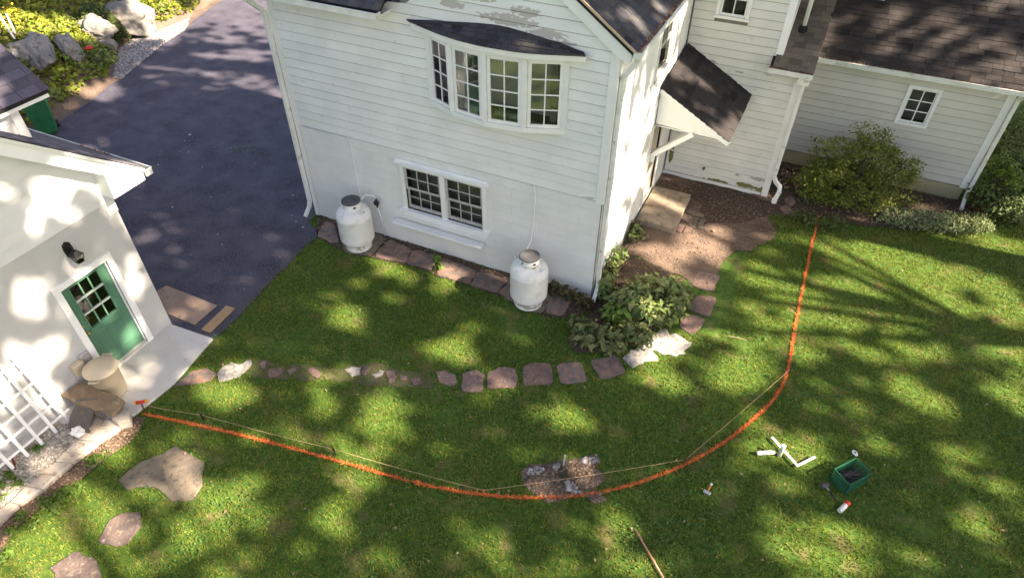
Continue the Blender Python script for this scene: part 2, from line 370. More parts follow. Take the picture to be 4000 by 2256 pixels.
gx, gy = np.meshgrid(np.linspace(-46, -15.2, 110), np.linspace(-8, 36, 150)); hz = bank_h(gx, gy); dd = bank_d(gx, gy)
V = np.stack([gx, gy, np.where(dd > 0, hz, -.045)], -1).reshape(-1, 3); nx = gx.shape[1]
F = [(j*nx+i, j*nx+i+1, (j+1)*nx+i+1, (j+1)*nx+i) for j in range(gx.shape[0]-1) for i in range(nx-1)]
npmesh('bank', V, F, M['soil'], smooth=True, kind='structure')
def bank_pt(u, v, it=24):
    """point of the bank seen at photo pixel u,v (displayed scale)"""
    d = ray(u*K, v*K); lo, hi = 5.0, 120.0; d = d/np.linalg.norm(d)
    t = lo
    for t in np.arange(8, 70, .05):
        p = CAM+d*t; dd_ = float(bank_d(np.array([p[0]]), np.array([p[1]]))[0]); h = float(bank_h(np.array([p[0]]), np.array([p[1]]))[0]) if dd_ > 0 else 0.0
        if p[2] <= h: break
    return (float(p[0]), float(p[1]), h)

# concrete apron by the garage door, curb, gravel bed, soil strip
GX = -7.19; GY = -4.22
slab = [PD(434,818), PD(536,853), PD(520,872), PD(438,966), PD(383,1010), PD(330,1052), (GX, -6.9), (GX, GY)]
mb = MB(); mb.prism([(p[0], p[1], -.04) for p in ccw(slab)], (0,0,.075)); mb.build('concrete_apron', M['concrete'], bevel=.008)['kind'] = 'structure'
c3 = crop(0, 1250, 1.444); c7 = crop(0, 1650, 2.398)
curb_out = [PS(*c7(x, y)) for x, y in ((1195,0),(1120,90),(940,210),(800,320),(700,400),(560,520),(420,650),(200,790),(0,985))]
curb_in = [PS(*c7(x, y)) for x, y in ((940,0),(860,80),(740,180),(620,300),(540,390),(400,500),(270,620),(120,770),(0,860))]
def extend(L, k=3.0):
    a = Vector(L[-2][:2]); b = Vector(L[-1][:2]); e = b+(b-a).normalized()*k; return L+[(e.x, e.y, 0)]
curb_out = extend(curb_out); curb_in = extend(curb_in)
mb = MB()
for i in range(len(curb_out)-1):
    a, b, c, d = curb_in[i], curb_in[i+1], curb_out[i+1], curb_out[i]
    g = .012
    def sh(p, q, t): return (p[0]+(q[0]-p[0])*t, p[1]+(q[1]-p[1])*t)
    q4 = ccw([sh(a, b, g), sh(b, a, g), sh(c, d, g), sh(d, c, g)])
    z1 = .10+rnd.uniform(-.012, .012)
    mb.hexa([(p[0], p[1], -.04) for p in q4]+[(p[0], p[1], z1+rnd.uniform(-.008, .008)) for p in q4])
curb_m = pmat('worn_painted_curb', (.50,.45,.38), (.40,.33,.27), 5, .85, .5, 40, c3=(.25,.2,.16), s3=9, t3=.62)
mb.build('stone_curb', curb_m, bevel=.015)['kind'] = 'structure'
gb = [(GX, -6.9), PD(330,1052)[:2]] + [p[:2] for p in curb_in] + [(-9.0,-12.5),(GX,-12.5)]
gravel_poly = [(GX,-6.88), PD(322,1040)[:2]] + [p[:2] for p in curb_in] + [(GX,curb_in[-1][1])]
flat('gravel_bed', [ccw(gravel_poly)], .012, pmat('gravel_bed_floor', (.40,.37,.33), (.3,.27,.24), 20, .95, .9, 70, c3=(.2,.16,.12), s3=5, t3=.62))
strip_poly = [p[:2] for p in curb_out] + [PD(*p)[:2] for p in ((0,1395),(40,1330),(110,1270),(170,1235),(250,1165),(330,1110),(365,1050),(330,1048))]
flat('soil_strip', [ccw(rough_poly(strip_poly, .05, .2, 4))], .008, M['soil'])

# planting bed, worn dirt by the porch, foundation soil, dug pit
bed_poly = [PD(*p)[:2] for p in ((1480,795),(1440,830),(1425,862),(1450,885),(1520,885),(1600,860),(1660,820),(1712,790),(1740,745),(1715,700),(1660,672),(1580,640),(1540,700),(1500,745))]
dirt_poly = [(.02,.3)] + [PD(*p)[:2] for p in ((1585,640),(1660,672),(1730,705),(1765,730),(1802,690),(1836,640),(1850,632),(1890,632),(1930,610),(1955,575),(1930,545),(1990,535),(2060,535),(2150,550),(2230,560),(2330,562),(2420,555),(2480,535))] + [(6.9,7.2),(2.6,7.2),(2.6,5.3),(.02,5.3)]
flat('dirt_yard', [ccw(rough_poly(dirt_poly, .08, .22, 6))], .008, M['soil'])
mulch_poly = [(.9,5.3),(.7,4.7),(1.3,4.3)] + [PD(*p)[:2] for p in ((1740,575),(1800,560),(1870,560),(1925,545),(2000,530),(2060,545),(2160,568),(2240,575),(2340,580),(2430,570),(2480,540))] + [(6.9,7.2),(2.6,7.2),(2.6,5.3)]
flat('mulch_bed', [ccw(rough_poly(mulch_poly, .05, .2, 8))], .012, M['soild'])
flat('planting_bed', [ccw(rough_poly(bed_poly, .05, .2, 9))], .014, M['soild'])
found_poly = [(-6.9,-.02)] + [PD(*p)[:2] for p in ((800,592),(864,636),(940,648),(1020,665),(1082,684),(1100,695),(1182,719),(1250,740),(1290,763),(1361,793),(1420,799),(1470,790))] + [(0,-.02)]
flat('foundation_strip', [ccw(rough_poly(found_poly, .04, .2, 12))], .006, M['soild'])
c5 = crop(1800, 1650, 2.3975)
pit_poly = [PS(*c5(x, y))[:2] for x, y in ((610,460),(700,405),(860,410),(930,370),(1010,370),(1120,340),(1240,315),(1280,370),(1240,440),(1310,490),(1300,560),(1220,600),(1340,700),(1230,730),(1150,670),(1000,690),(830,720),(730,660),(640,570))]
# dug pit: a shallow dish of soil below the turf
pc = np.mean(np.array(pit_poly), 0); pr = rough_poly(pit_poly, .03, .12, 5); mb = MB(); n = len(pr); rings = []
for k, (s, z) in enumerate(((1.12,.004),(1.0,.016),(.85,.006),(.55,.012),(.25,.002))):
    rings.append([len(mb.v)+i for i in range(n)])
    for q in pr: mb.v.append((pc[0]+(q[0]-pc[0])*s, pc[1]+(q[1]-pc[1])*s, z+rnd.uniform(-.003, .01)))
for a, b in zip(rings[:-1], rings[1:]):
    for i in range(n): mb.f.append((a[i], a[(i+1) % n], b[(i+1) % n], b[i])); mb.m.append(0)
mb.f.append(tuple(rings[-1])); mb.m.append(0)
mb.build('dug_patch', pmat('dug_earth', (.17,.11,.09), (.08,.055,.045), 9, .95, .9, 40, c3=(.34,.30,.28), s3=26, t3=.63))['kind'] = 'structure'
puddle = [PS(*c5(x, y)) for x, y in ((905,440),(960,425),(1005,450),(1015,520),(960,535),(905,500))]
MB().add([(p[0], p[1], .028) for p in ccw(puddle)], [tuple(range(6))]).build('wet_hole', pmat('wet_dark_earth', (.03,.026,.012), (.05,.04,.02), 12, .35))['kind'] = 'structure'

# lawn base sheet
lawn_poly = [(-6.9,-.35)] + lawn_drv + [p[:2] for p in slab[2:6]] + [PD(365,1050)[:2], PD(250,1165)[:2], PD(110,1270)[:2], PD(0,1395)[:2], (-7.5,-13), (-7.5,-30), (30,-30), (30,30), (7.0,30), (7.0,7.2)] + [PD(*p)[:2] for p in ((2500,560),(2420,580),(2330,588),(2230,580),(2150,570),(2060,548),(1990,535),(1930,545),(1955,575),(1930,610),(1890,632),(1850,632),(1836,640),(1802,690),(1765,730),(1740,745),(1712,790),(1660,820),(1600,860),(1520,885),(1450,885),(1425,862),(1440,830),(1480,795))] + [PD(*p)[:2] for p in ((1440,798),(1380,800),(1290,790),(1230,765),(1150,735),(1090,712),(1030,690),(960,660),(905,640),(850,618),(800,595))]
gx = np.arange(-18, 30.01, .8); 
flat('lawn', [[(-60,-60),(60,-60),(60,60),(-60,60)]], -.012, M['turf'])

# ------------------------------------------------------------------ stones let into the lawn: each one a piece of its path
def stone_obj(name, poly, parent, mat, zt=.03, zb=-.03, label=None, seed=0, soft=True, jag=.018):
    r = random.Random(seed*7+3); p = ccw([q[:2] for q in poly]); out = []
    if soft: p = [tuple(a*(1-t)+b*t for a, b in zip(p[i], p[(i+1) % len(p)])) for i in range(len(p)) for t in (.09, .91)]
    for i in range(len(p)):          # uneven edge
        a = Vector(p[i]); b = Vector(p[(i+1) % len(p)]); n = max(1, int((b-a).length/.09)); d = b-a; nn = Vector((-d.y, d.x))
        if nn.length > 1e-6: nn.normalize()
        for k in range(n): q = a+d*(k/n)+nn*r.uniform(-jag, jag); out.append(q)
    c = sum(out, Vector((0, 0)))/len(out); mb = MB(); n = len(out); R = []
    for s, z in ((1.0, zb), (1.0, zt-.008), (.975, zt), (.6, zt+.001), (.25, zt)):
        R.append(list(range(len(mb.v), len(mb.v)+n)))
        for q in out: w = c+(q-c)*s; mb.v.append((w.x, w.y, z+(r.uniform(-.004, .004) if z > 0 else 0)))
    for a, b in zip(R[:-1], R[1:]):
        for i in range(n): mb.f.append((a[i], a[(i+1) % n], b[(i+1) % n], b[i])); mb.m.append(0)
    mb.f.append(tuple(R[-1])); mb.m.append(0)
    o = mb.build(name, mat, parent, origin=(c.x, c.y, 0))
    if label: o['label'] = label
    STONES.append([(q.x, q.y) for q in out]); return o
STONES = []
path = thing('stone_path', None, None, PD(1200, 950)); path['kind'] = 'structure'
ca = crop(600, 1300, 2.342); cb = crop(1600, 1250, 2.1467); cc = crop(2500, 850, 2.422)
plist = [
 (ca, 'stone_gr', ((180,490),(350,345),(510,325),(570,375),(520,440),(300,475))),
 (ca, 'stone_wh', ((575,385),(640,290),(850,262),(895,245),(875,330),(800,390),(600,452))),
 (ca, 'stone_br', ((1050,330),(1180,315),(1195,385),(1050,415))),
 (ca, 'stone_br', ((1228,340),(1300,310),(1305,350),(1240,390))),
 (ca, 'stone_br', ((1400,335),(1450,310),(1540,380),(1500,410),(1430,370))),
 (ca, 'stone_wh', ((1750,335),(1800,318),(1893,310),(1890,370),(1820,402),(1780,370))),
 (ca, 'stone_br', ((1900,365),(1950,305),(1995,320),(1930,390))),
 (ca, 'stone_wh', ((1990,390),(2080,330),(2122,345),(2040,418))),
 (ca, 'stone_br', ((2120,350),(2210,340),(2215,390),(2195,455),(2150,450))),
 (ca, 'stone_gr', ((2250,380),(2320,400),(2310,435),(2260,420))),
 (ca, 'stone_br', ((2350,420),(2440,410),(2455,460),(2380,478))),
 (ca, 'stone_gr', ((970,290),(1000,250),(1040,262),(1030,320),(985,330))),
 (cb, 'stone_br', ((220,440),(280,425),(385,460),(398,530),(330,555),(240,510))),
 (cb, 'stone_br', ((440,440),(560,420),(635,452),(625,490),(610,600),(440,600))),
 (cb, 'stone_br', ((652,440),(760,395),(885,400),(905,480),(890,570),(650,572))),
 (cb, 'stone_br', ((945,390),(1060,350),(1190,370),(1200,540),(950,550))),
 (cb, 'stone_gr', ((1220,375),(1440,345),(1500,510),(1270,540))),
 (cb, 'stone_gr', ((1510,335),(1740,290),(1820,445),(1600,500))),
 (cb, 'stone_wh', ((1785,300),(1870,245),(1950,200),(2040,250),(2100,345),(1960,355),(1880,400))),
 (cb, 'stone_wh', ((1955,195),(2090,90),(2150,60),(2185,120),(2240,110),(2360,178),(2310,272),(2220,297),(2110,282),(2045,245))),
 (cb, 'stone_gr', ((1820,175),(1870,130),(1960,140),(1930,185),(1860,215))),
 (cc, 'stone_br', ((370,1040),(400,895),(520,920),(620,970),(510,1115))),
 (cc, 'stone_br', ((430,845),(560,725),(725,762),(655,935),(560,910))),
 (cc, 'stone_br', ((480,640),(560,505),(760,552),(690,700))),
]
for i, (cf, m, pts) in enumerate(plist): stone_obj('flagstone', [PS(*cf(x, y)) for x, y in pts], path, M[m], .006 if m == 'stone_wh' else .012, seed=i, jag=.035 if m == 'stone_wh' else .016)
worn_path = rough_poly([PS(*ca(x, y))[:2] for x, y in ((840,235),(1040,245),(1200,300),(1480,295),(1700,330),(1980,270),(2240,330),(2440,350),(2560,400),(2570,500),(2380,490),(2100,470),(1960,490),(1700,440),(1450,430),(1200,425),(1020,430),(850,400))], .05, .15, 33)
MB().add([(p[0], p[1], -.004) for p in worn_path], [tuple(range(len(worn_path)))]).build('worn_path_soil', pmat('worn_path_earth', (.12,.10,.06), (.07,.09,.03), 6, .95, .8, 60))['kind'] = 'structure'
fwalk = thing('foundation_walk', None, None, (-3.5,-.6,0)); fwalk['kind'] = 'structure'
cr = crop(1150, 600, 2.076)
for i, (m, pts) in enumerate((('stone_gr', ((250,550),(335,580),(360,720),(300,730),(180,665))), ('stone_tan', ((365,600),(700,660),(735,705),(620,830),(400,800))),
    ('stone_br', ((775,700),(950,775),(900,890),(640,835))), ('stone_gr', ((962,780),(1170,835),(1105,950),(905,885))), ('stone_gr', ((1185,840),(1478,950),(1420,1062),(1150,985))),
    ('stone_gr', ((1488,955),(1738,1022),(1640,1132),(1425,1072))), ('stone_br', ((1650,1130),(1745,1040),(1770,1205))), ('stone_tan', ((1745,1060),(2060,1130),(2090,1200),(2000,1300),(1760,1215))), ('stone_gr', ((2090,1130),(2255,1185),(2180,1320),(2030,1295))))):
    stone_obj('flagstone', [PS(*cr(x, y)) for x, y in pts], fwalk, M[m], .028, seed=60+i)
pav = thing('brick_pavers', None, None, (1.2,3.2,0)); pav['kind'] = 'structure'
c8 = crop(2400, 700, 6.44)
for i, pts in enumerate((((1760,850),(1840,770),(2260,900),(2215,985)), ((1640,1010),(1740,890),(1930,930),(1860,1120)), ((1900,940),(2140,995),(2030,1260),(1840,1180)), ((2150,1000),(2300,1030),(2200,1260),(2060,1240)), ((1500,1300),(1640,1140),(1780,1180),(1690,1370)), ((1700,1370),(1800,1190),(1960,1230),(1880,1330)))):
    stone_obj('paver', [PS(*c8(x, y)) for x, y in pts], pav, M['stone_tan'] if i in (0, 2, 3) else M['stone_gr'], .03, seed=90+i)
for i, (m, lab, pts) in enumerate((
  ('stone_tan', 'large pointed tan stepping stone in the lawn near the curb', ((665,905),(790,800),(880,770),(995,715),(1150,800),(1140,930),(1090,1010),(970,1020),(900,955),(870,945),(760,940),(730,960))),
  ('stone_pur', 'small dusty purple stepping stone in lawn between two larger stones', ((550,1245),(620,1130),(680,1090),(790,1085),(795,1160),(720,1260),(640,1280))),
  ('stone_pur', 'stepping stone cut by the bottom edge, with pale speckled rim', ((290,1395),(420,1300),(545,1350),(570,1453),(560,1520),(330,1500))))):
    w = [PS(*c3(x, y)) for x, y in pts]
    tag(stone_obj('stepping_stone', w, None, M[m], .02, seed=120+i, soft=False), lab, 'stepping stone', 'stepping stones in the lawn')

# loose stones, gravel, twigs as stuff
def pebbles(name, polys, n, size, mat, z=.01, seed=1, shape=(1,1,.6), zf=None):
    r = np.random.default_rng(seed); P = []
    for poly in polys:
        pa = np.array([p[:2] for p in poly]); lo, hi = pa.min(0), pa.max(0); got = np.zeros((0, 2)); m = n//len(polys)
        while len(got) < m:
            q = lo+(hi-lo)*r.random((m*3, 2)); q = q[inpoly(q[:,0], q[:,1], pa)]; got = np.vstack([got, q])
            if len(q) == 0: break
        P.append(got[:m])
    P = np.vstack(P); n = len(P)
    oct_ = np.array([(1,0,0),(0,1,0),(-1,0,0),(0,-1,0),(0,0,1),(0,0,-1)], float); tri = np.array([(0,1,4),(1,2,4),(2,3,4),(3,0,4),(1,0,5),(2,1,5),(3,2,5),(0,3,5)])
    s = size*np.exp(r.normal(0, .45, n)); a = r.random(n)*6.283
    base = oct_[None]*(np.array(shape)[None, None]*(1+.35*(r.random((n, 6, 3))-.5)))*s[:, None, None]
    x = base[..., 0]*np.cos(a)[:, None]-base[..., 1]*np.sin(a)[:, None]; y = base[..., 0]*np.sin(a)[:, None]+base[..., 1]*np.cos(a)[:, None]
    zz = zf(P[:,0], P[:,1]) if zf is not None else np.full(n, z)
    V = np.stack([x+P[:, :1], y+P[:, 1:], base[..., 2]+zz[:, None]+s[:, None]*shape[2]*.4], -1).reshape(-1, 3)
    F = (tri[None]+6*np.arange(n)[:, None, None]).reshape(-1, 3)
    return npmesh(name, V, F, mat, kind='stuff')
pebbles('gravel', [gravel_poly], 15000, .014, M['gravel'], .014, 2)
pebbles('verge_gravel', [[PD(*p) for p in ((478,45),(465,77),(415,109),(352,160),(306,200),(285,196),(290,160),(300,122),(335,100),(392,80),(430,66))]], 9000, .02, M['gravelg'], .008, 3)
pebbles('pit_gravel', [[PS(*c5(x, y)) for x, y in pp] for pp in (((1120,345),(1240,320),(1275,365),(1180,405)), ((625,470),(700,410),(790,430),(740,480),(650,500)), ((960,560),(1050,560),(1120,660),(1020,660)), ((860,410),(920,390),(900,450)))], 330, .02, M['gravelg'], .018, 4)
pebbles('soil_crumbs', [strip_poly, dirt_poly, bed_poly, mulch_poly, pit_poly], 14000, .011, pmat('soil_crumb', (.2,.14,.10), (.12,.085,.06), 9, .95, rand='island', ramt=.45), .012, 5)
# ================================================================== UNSEEN SHADE TREES (added off frame, crown gaps shaped to place the dapples)
COT = 1/math.tan(SUN_EL); HS = np.array([math.cos(SUN_AZ), math.sin(SUN_AZ)])*COT; ZC = 20.0
def can(P): return np.array([P[0]+(ZC-P[2])*HS[0], P[1]+(ZC-P[2])*HS[1]])
def surf(kind):
    return {'g': lambda u, v: onz(u, v, 0.0), 'gw': lambda u, v: onx(u, v, GX), 'gf': lambda u, v: onx(u, v, GX+.33), 'sw': lambda u, v: onx(u, v, 0.0),
            'wr': lambda u, v: plane_hit(u, v, (3, 6.9, 2.95), (0, -.67, 1)), 'pr': lambda u, v: plane_hit(u, v, (0, 3.4, 3.15), (.53, 0, 1)),
            'rr': lambda u, v: plane_hit(u, v, (.25, 0, 5.2), (.66, 0, 1)), 'fc': lambda u, v: ony(u, v, -.3)}[kind]
def plane_hit(u, v, p0, n):
    d = ray(u, v); n = np.array(n, float); return CAM+d*(((np.array(p0)-CAM)@n)/(d@n))
# sunlit gaps (displayed px): kind, cx, cy, rx, ry, angle deg, strength
GAPS = [('g',)+t for t in (
 (865,790,46,34,10,1),(1005,690,55,20,22,.8),(1112,722,30,24,0,1),(905,718,30,14,20,.6),(1190,820,30,20,0,.9),(1130,880,52,26,8,1),(1130,684,40,15,20,1),(958,650,32,12,10,.7),(1000,735,22,12,0,.5),
 (1300,735,0.1,0.1,0,1),(1340,850,50,16,0,.45),
 (580,985,62,34,10,1),(950,1060,70,55,0,.9),(870,1115,48,22,20,.7),(1440,1042,62,30,15,1),(1668,948,72,30,15,1),(1850,935,62,44,0,1),(1050,1010,30,16,0,.6),(1270,1010,40,20,0,.4),
 (900,1215,36,22,0,.7),(845,1290,42,36,0,.9),(1070,1110,30,16,0,.5),(700,1090,50,20,0,.4),(600,1120,40,24,0,.5),
 (440,1165,60,40,20,.9),(400,1230,80,36,15,.8),(560,1290,100,64,15,1),(480,1345,80,50,0,.9),(640,1215,44,30,0,.8),(95,1390,90,36,0,.8),(300,1425,70,30,0,.8),(560,1425,60,26,0,.8),(250,1330,40,22,0,.5),
 (1252,1375,36,52,0,.9),(1540,1325,42,44,20,1),(1600,1425,80,34,0,.8),(1410,1440,70,24,0,.9),(770,1370,34,26,0,.8),(1130,1430,40,18,0,.5),(1000,1360,30,18,0,.4),(1290,1450,40,16,0,.6),
 (2085,1350,120,72,15,1),(2020,1145,56,46,25,1),(1905,1150,56,44,20,1),(1880,1060,44,26,20,.7),(2300,1000,80,36,20,.9),(2410,1130,60,26,20,.8),(2200,1070,50,22,20,.7),(2440,1310,54,40,20,.9),(2510,1410,50,30,15,.7),(2300,1420,60,24,0,.8),(2150,1010,40,24,20,.7),(2540,1230,40,24,20,.7),(1920,1230,40,16,20,.5),
 (2200,628,150,16,11,1),(2290,672,170,24,11,1),(2430,722,150,34,12,1),(2540,790,70,40,12,1),(2400,800,90,28,15,.9),(2250,790,80,26,15,.8),(2120,730,60,22,15,.9),(2520,870,60,30,15,.9),(2380,880,70,22,18,.7),
 (1960,715,66,40,20,.95),(1900,680,46,30,10,1),(1870,830,66,50,0,.8),(1990,810,44,54,0,.9),(2060,905,60,26,20,.8),(1850,880,40,20,0,.7),(2160,880,54,22,20,.8),(1940,640,40,16,10,.8),(2060,800,40,24,0,.7),(2250,930,60,22,15,.7),(2080,960,40,18,0,.5),
 (2490,612,120,22,14,1),(2420,575,70,12,10,1),(2310,668,190,14,11,1),(2380,588,60,8,10,.8),(2540,640,50,10,12,1),
 (1760,615,56,34,0,1),(1680,645,70,26,10,.85),(1800,590,40,26,0,1),(1725,575,60,14,10,.7),(1810,650,30,24,0,1),(1690,716,62,10,0,1),(1610,748,26,12,0,.7),(1565,785,36,26,0,.9),(1655,880,76,34,-15,1),(1745,812,28,28,0,.8),(1790,745,26,14,0,.6),(1655,520,44,8,10,.9),(1690,538,34,12,10,.9),(2010,438,40,10,10,.9),(2185,557,36,6,8,.9),(2350,540,110,26,5,.5),(2470,545,50,20,0,.8),
 (600,135,120,10,-2,.9),(640,105,90,8,0,.8),(690,150,60,8,0,.8),(600,40,140,46,0,1),(640,215,70,14,0,.75),(590,190,60,8,0,.7),(720,180,30,12,0,.7),(520,245,34,9,-5,1),(715,245,34,18,0,1),(640,235,30,6,0,.6),(480,180,90,7,5,.8),(430,215,20,5,0,.6),(545,220,40,7,0,.6),(400,190,40,6,-10,.7),(505,497,12,6,0,.7),(700,560,0.1,0.1,0,0),
 (330,940,60,40,0,.55),(430,870,30,18,0,.5),(305,1078,34,30,-40,1),(255,1092,64,17,-40,1),(130,1180,70,30,-40,.55),(60,1240,60,30,-35,.5),(255,1125,46,22,-40,1),(300,1135,40,30,-40,.7),(288,925,22,26,0,1),(310,1000,20,30,0,.9),(500,940,36,16,-10,.6),(590,925,50,18,-8,1),(885,935,18,10,0,1),(250,985,60,40,0,.45),
 )] + [('gw',)+t for t in (
 (130,475,50,46,-30,1),(85,540,34,20,-30,.8),(222,492,40,20,-30,.7),(295,450,60,42,-20,1),(145,540,20,18,0,1),
 (75,745,34,50,0,.9),(50,800,30,26,0,.6),(90,905,70,56,0,1),(150,870,40,44,0,.9),(30,960,60,50,0,1),(130,990,50,40,0,.85),(350,715,30,26,-25,1),(265,800,0.1,0.1,0,0),(275,775,36,26,-30,.8),(330,830,24,30,-30,.7),(215,700,16,40,-30,.7),(195,740,16,30,-30,.7),(240,930,20,16,0,.6),(310,600,18,14,0,.35),(270,595,20,14,0,.3),(350,650,20,12,0,.3))] + [
 ('gf',)+t for t in ((330,450,46,34,-10,1),(200,425,40,20,10,.9),(285,425,14,8,0,.6))] + [
 ('sw',)+t for t in (
 (1570,290,14,70,8,1),(1600,330,24,90,8,1),(1635,280,10,50,8,.8),(1580,440,26,70,6,1),(1545,520,18,80,8,.9),(1600,430,20,60,4,.9),(1535,620,14,60,6,.9),(1520,700,8,60,5,.8),(1560,560,22,40,8,.9),(1690,80,10,70,8,.9),(1715,15,10,40,8,1),(1630,440,10,60,4,.9),(1655,400,8,30,0,.8),(1510,640,5,60,3,.6),(1660,200,8,30,8,.6))] + [
 ('wr',)+t for t in (
 (2030,60,26,70,12,.9),(2060,110,20,50,12,.8),(2290,90,60,14,-35,.9),(2340,60,50,12,-35,.8),(2240,110,40,12,-35,.9),(2370,100,50,9,-35,.8),(2420,130,44,9,-35,.8),(2480,110,50,10,-35,.7),(2530,160,40,24,-20,.95),(2560,200,26,30,0,1),(2400,180,40,8,-35,.7),(2300,160,36,8,-35,.7),(2450,50,50,10,-35,.7),(2530,60,40,12,-35,.7),(2170,130,40,7,0,.5),(2480,200,30,8,-30,.7),(2540,20,40,14,-20,.8),(2250,40,30,10,-30,.6),(2130,40,14,10,0,.7))] + [
 ('pr',)+t for t in ((1690,170,22,14,35,.8),(1720,195,40,10,35,1),(1780,225,40,8,35,1),(1800,290,26,8,40,.8),(1700,235,12,5,30,.5),(1872,235,10,10,0,.8))] + [
 ('rr',)+t for t in ((1600,20,14,6,0,.5),(1570,40,10,4,0,.4),(1550,0,20,8,0,.4),(1640,10,12,8,0,.7))] + [
 ('fc',)+t for t in ((0,0,.1,.1,0,0),)]
GM = []
for g in GAPS:
    kd, cx, cy, rx, ry, an, st = g
    if st <= 0 or rx < 1: continue
    if kd == 'g': rx, ry = rx*1.12, ry*1.15
    if kd in ('wr', 'pr'): rx, ry, st = rx*1.15, ry*1.5, 1
    fn = surf(kd); a = math.radians(an); c0 = can(fn(cx*K, cy*K))
    ex = can(fn((cx+rx*math.cos(a)*.5)*K, (cy+rx*math.sin(a)*.5)*K))-can(fn((cx-rx*math.cos(a)*.5)*K, (cy-rx*math.sin(a)*.5)*K))
    ey = can(fn((cx-ry*math.sin(a)*.5)*K, (cy+ry*math.cos(a)*.5)*K))-can(fn((cx+ry*math.sin(a)*.5)*K, (cy-ry*math.cos(a)*.5)*K))
    A = np.array([ex, ey]).T
    if abs(np.linalg.det(A)) < 1e-5: continue
    GM.append((c0, np.linalg.inv(A), st))
def openness(Q):
    """0 closed .. 1 open, for canopy points Q (n,2)"""
    o = np.zeros(len(Q)); wob = (vnoise(Q[:,0]+90, Q[:,1]+90, 2.2, 5)-.5)*.5+(vnoise(Q[:,0]+90, Q[:,1]+90, 5., 6)-.5)*.3
    for c0, Ai, st in GM:
        r = np.linalg.norm((Q-c0)@Ai.T, axis=1)+wob
        o = np.maximum(o, min(1, st*1.15)*np.clip((1.25-r)/.35, 0, 1))
    return o*np.clip(1.08+.9*(vnoise(Q[:,0]+90, Q[:,1]+90, 3.4, 77)-.4), .35, 1)
# open sky over the far drive and bank, closed leaf elsewhere
NL = 38000
lo = np.array([-12+HS[0]*ZC, -15.0]); hi = np.array([11+HS[0]*ZC, 17.0])
Q = lo+(hi-lo)*rng.random((NL, 2))
far = Q[:,0]-HS[0]*ZC < -7.3
base = np.clip((vnoise(Q[:,0]+90, Q[:,1]+90, 1.3, 15)-.66)/.2, 0, 1)*.42
south = Q[:,1]-HS[1]*ZC < -7.6
lx0, ly0 = Q[:,0]-HS[0]*ZC, Q[:,1]-HS[1]*ZC
rt = np.clip((vnoise(Q[:,0]*.45+90, Q[:,1]*1.0+90, 1.3, 61)*.65+vnoise(Q[:,0]+90, Q[:,1]+90, 2.4, 62)*.35-.46)/.14, 0, 1)
base = np.where((lx0 > 2.0) & (ly0 > .2) & (ly0 < 4.5), np.maximum(base, rt*np.clip((lx0-2)/1.5, .3, 1)), base)
lowf = np.clip((vnoise(Q[:,0]+90, Q[:,1]+90, 1.25, 63)*.6+vnoise(Q[:,0]+90, Q[:,1]+90, 2.6, 64)*.4-.58)/.14, 0, 1)*.8
base = np.where((ly0 < -3.4) & (lx0 > -6.5), np.maximum(base, lowf), base)
base = np.where(south, np.clip((vnoise(Q[:,0]+90, Q[:,1]+90, .8, 16)-.45)/.12, 0, 1), base)
# shadowed ground right beside the driveway's far end stays open
gx_ = Q[:,0]-HS[0]*ZC
op = np.maximum(openness(Q), base)
keep = rng.random(NL) > op*1.02
Q = Q[keep]
# extra canopy west of that, sparser, for the bank and far drive
NB = 40000; Qb = np.array([-30+HS[0]*ZC, -8.0])+np.array([18.0, 34.0])*rng.random((NB, 2))
Lx, Ly = Qb[:,0]-HS[0]*ZC, Qb[:,1]-HS[1]*ZC; onbank = Lx < -15.9-(Ly-1.8)*.44
opb = np.maximum(openness(Qb), np.where(onbank, np.clip((vnoise(Qb[:,0]+90, Qb[:,1]+90, .6, 21)-.38)/.14, 0, 1), np.clip((vnoise(Qb[:,0]+90, Qb[:,1]+90, 1.5, 22)-.68)/.12, 0, 1)*.7)); farlit = (Ly > 9.3)
opb = np.where(np.hypot(Lx+16.6, Ly-.2) < 1.7, 0, opb)  # leaves kept closed here so the bin stays shaded
opb = np.where(farlit, np.maximum(opb, .97), opb); Qb = Qb[rng.random(NB) > opb]
Q = np.vstack([Q, Qb])
tsv = np.array(TO_SUN)
s = rng.normal(0, 2.2, len(Q)).clip(-5, 5); C = np.column_stack([Q, np.full(len(Q), ZC)]) + tsv[None]*s[:, None]
TREES = [(15.0, 5.22, .47), (22, -9.5, .4), (27.5, -2, .45), (30, 9, .4), (18, 15, .42), (7.5, 24.5, .4), (36, -11, .4), (1.5, 26, .35), (22.5, 3, .35)]  # first trunk placed to cast the dark band on the right lawn
own = np.argmin(np.stack([np.hypot(C[:,0]-t[0], C[:,1]-t[1]) for t in TREES]), 0)
for i, (x, y, r) in enumerate(TREES):
    t = thing('unseen_shade_tree', 'unseen tree added beyond the lawn, its crown gaps shaped to dapple the sun', 'tree', (x, y, 0), 'unseen trees shaping the dappled sun')
    Ci = C[own == i]; mb = MB(); top = 17.0
    mb.tube([(x, y, -.05), (x, y, .5), (x+.05, y, 6), (x+.1, y, 12), (x+.3, y, top)], [r*1.3, r, r*.97, r*.75, r*.3], 14)
    mb.build('trunk', M['bark'], t, smooth=True)
    mb = MB()
    for k in range(0 if i == 0 else min(9, len(Ci))):
        e = Ci[rnd.randrange(len(Ci))]; z0 = rnd.uniform(11, 16); a = Vector((x+.2, y, z0)); b = Vector(e); m_ = (a+b)/2+Vector((0, 0, 1.0))
        mb.tube([a, m_, b], [r*.28, r*.17, r*.06], 7)
    if mb.v: mb.build('limb', M['bark'], t, smooth=True)
    if len(Ci):
        V, F = leaves(Ci, .42, .8, 0, .75, N=tsv*1.2); npmesh('crown', V, F, M['canopy'], t)
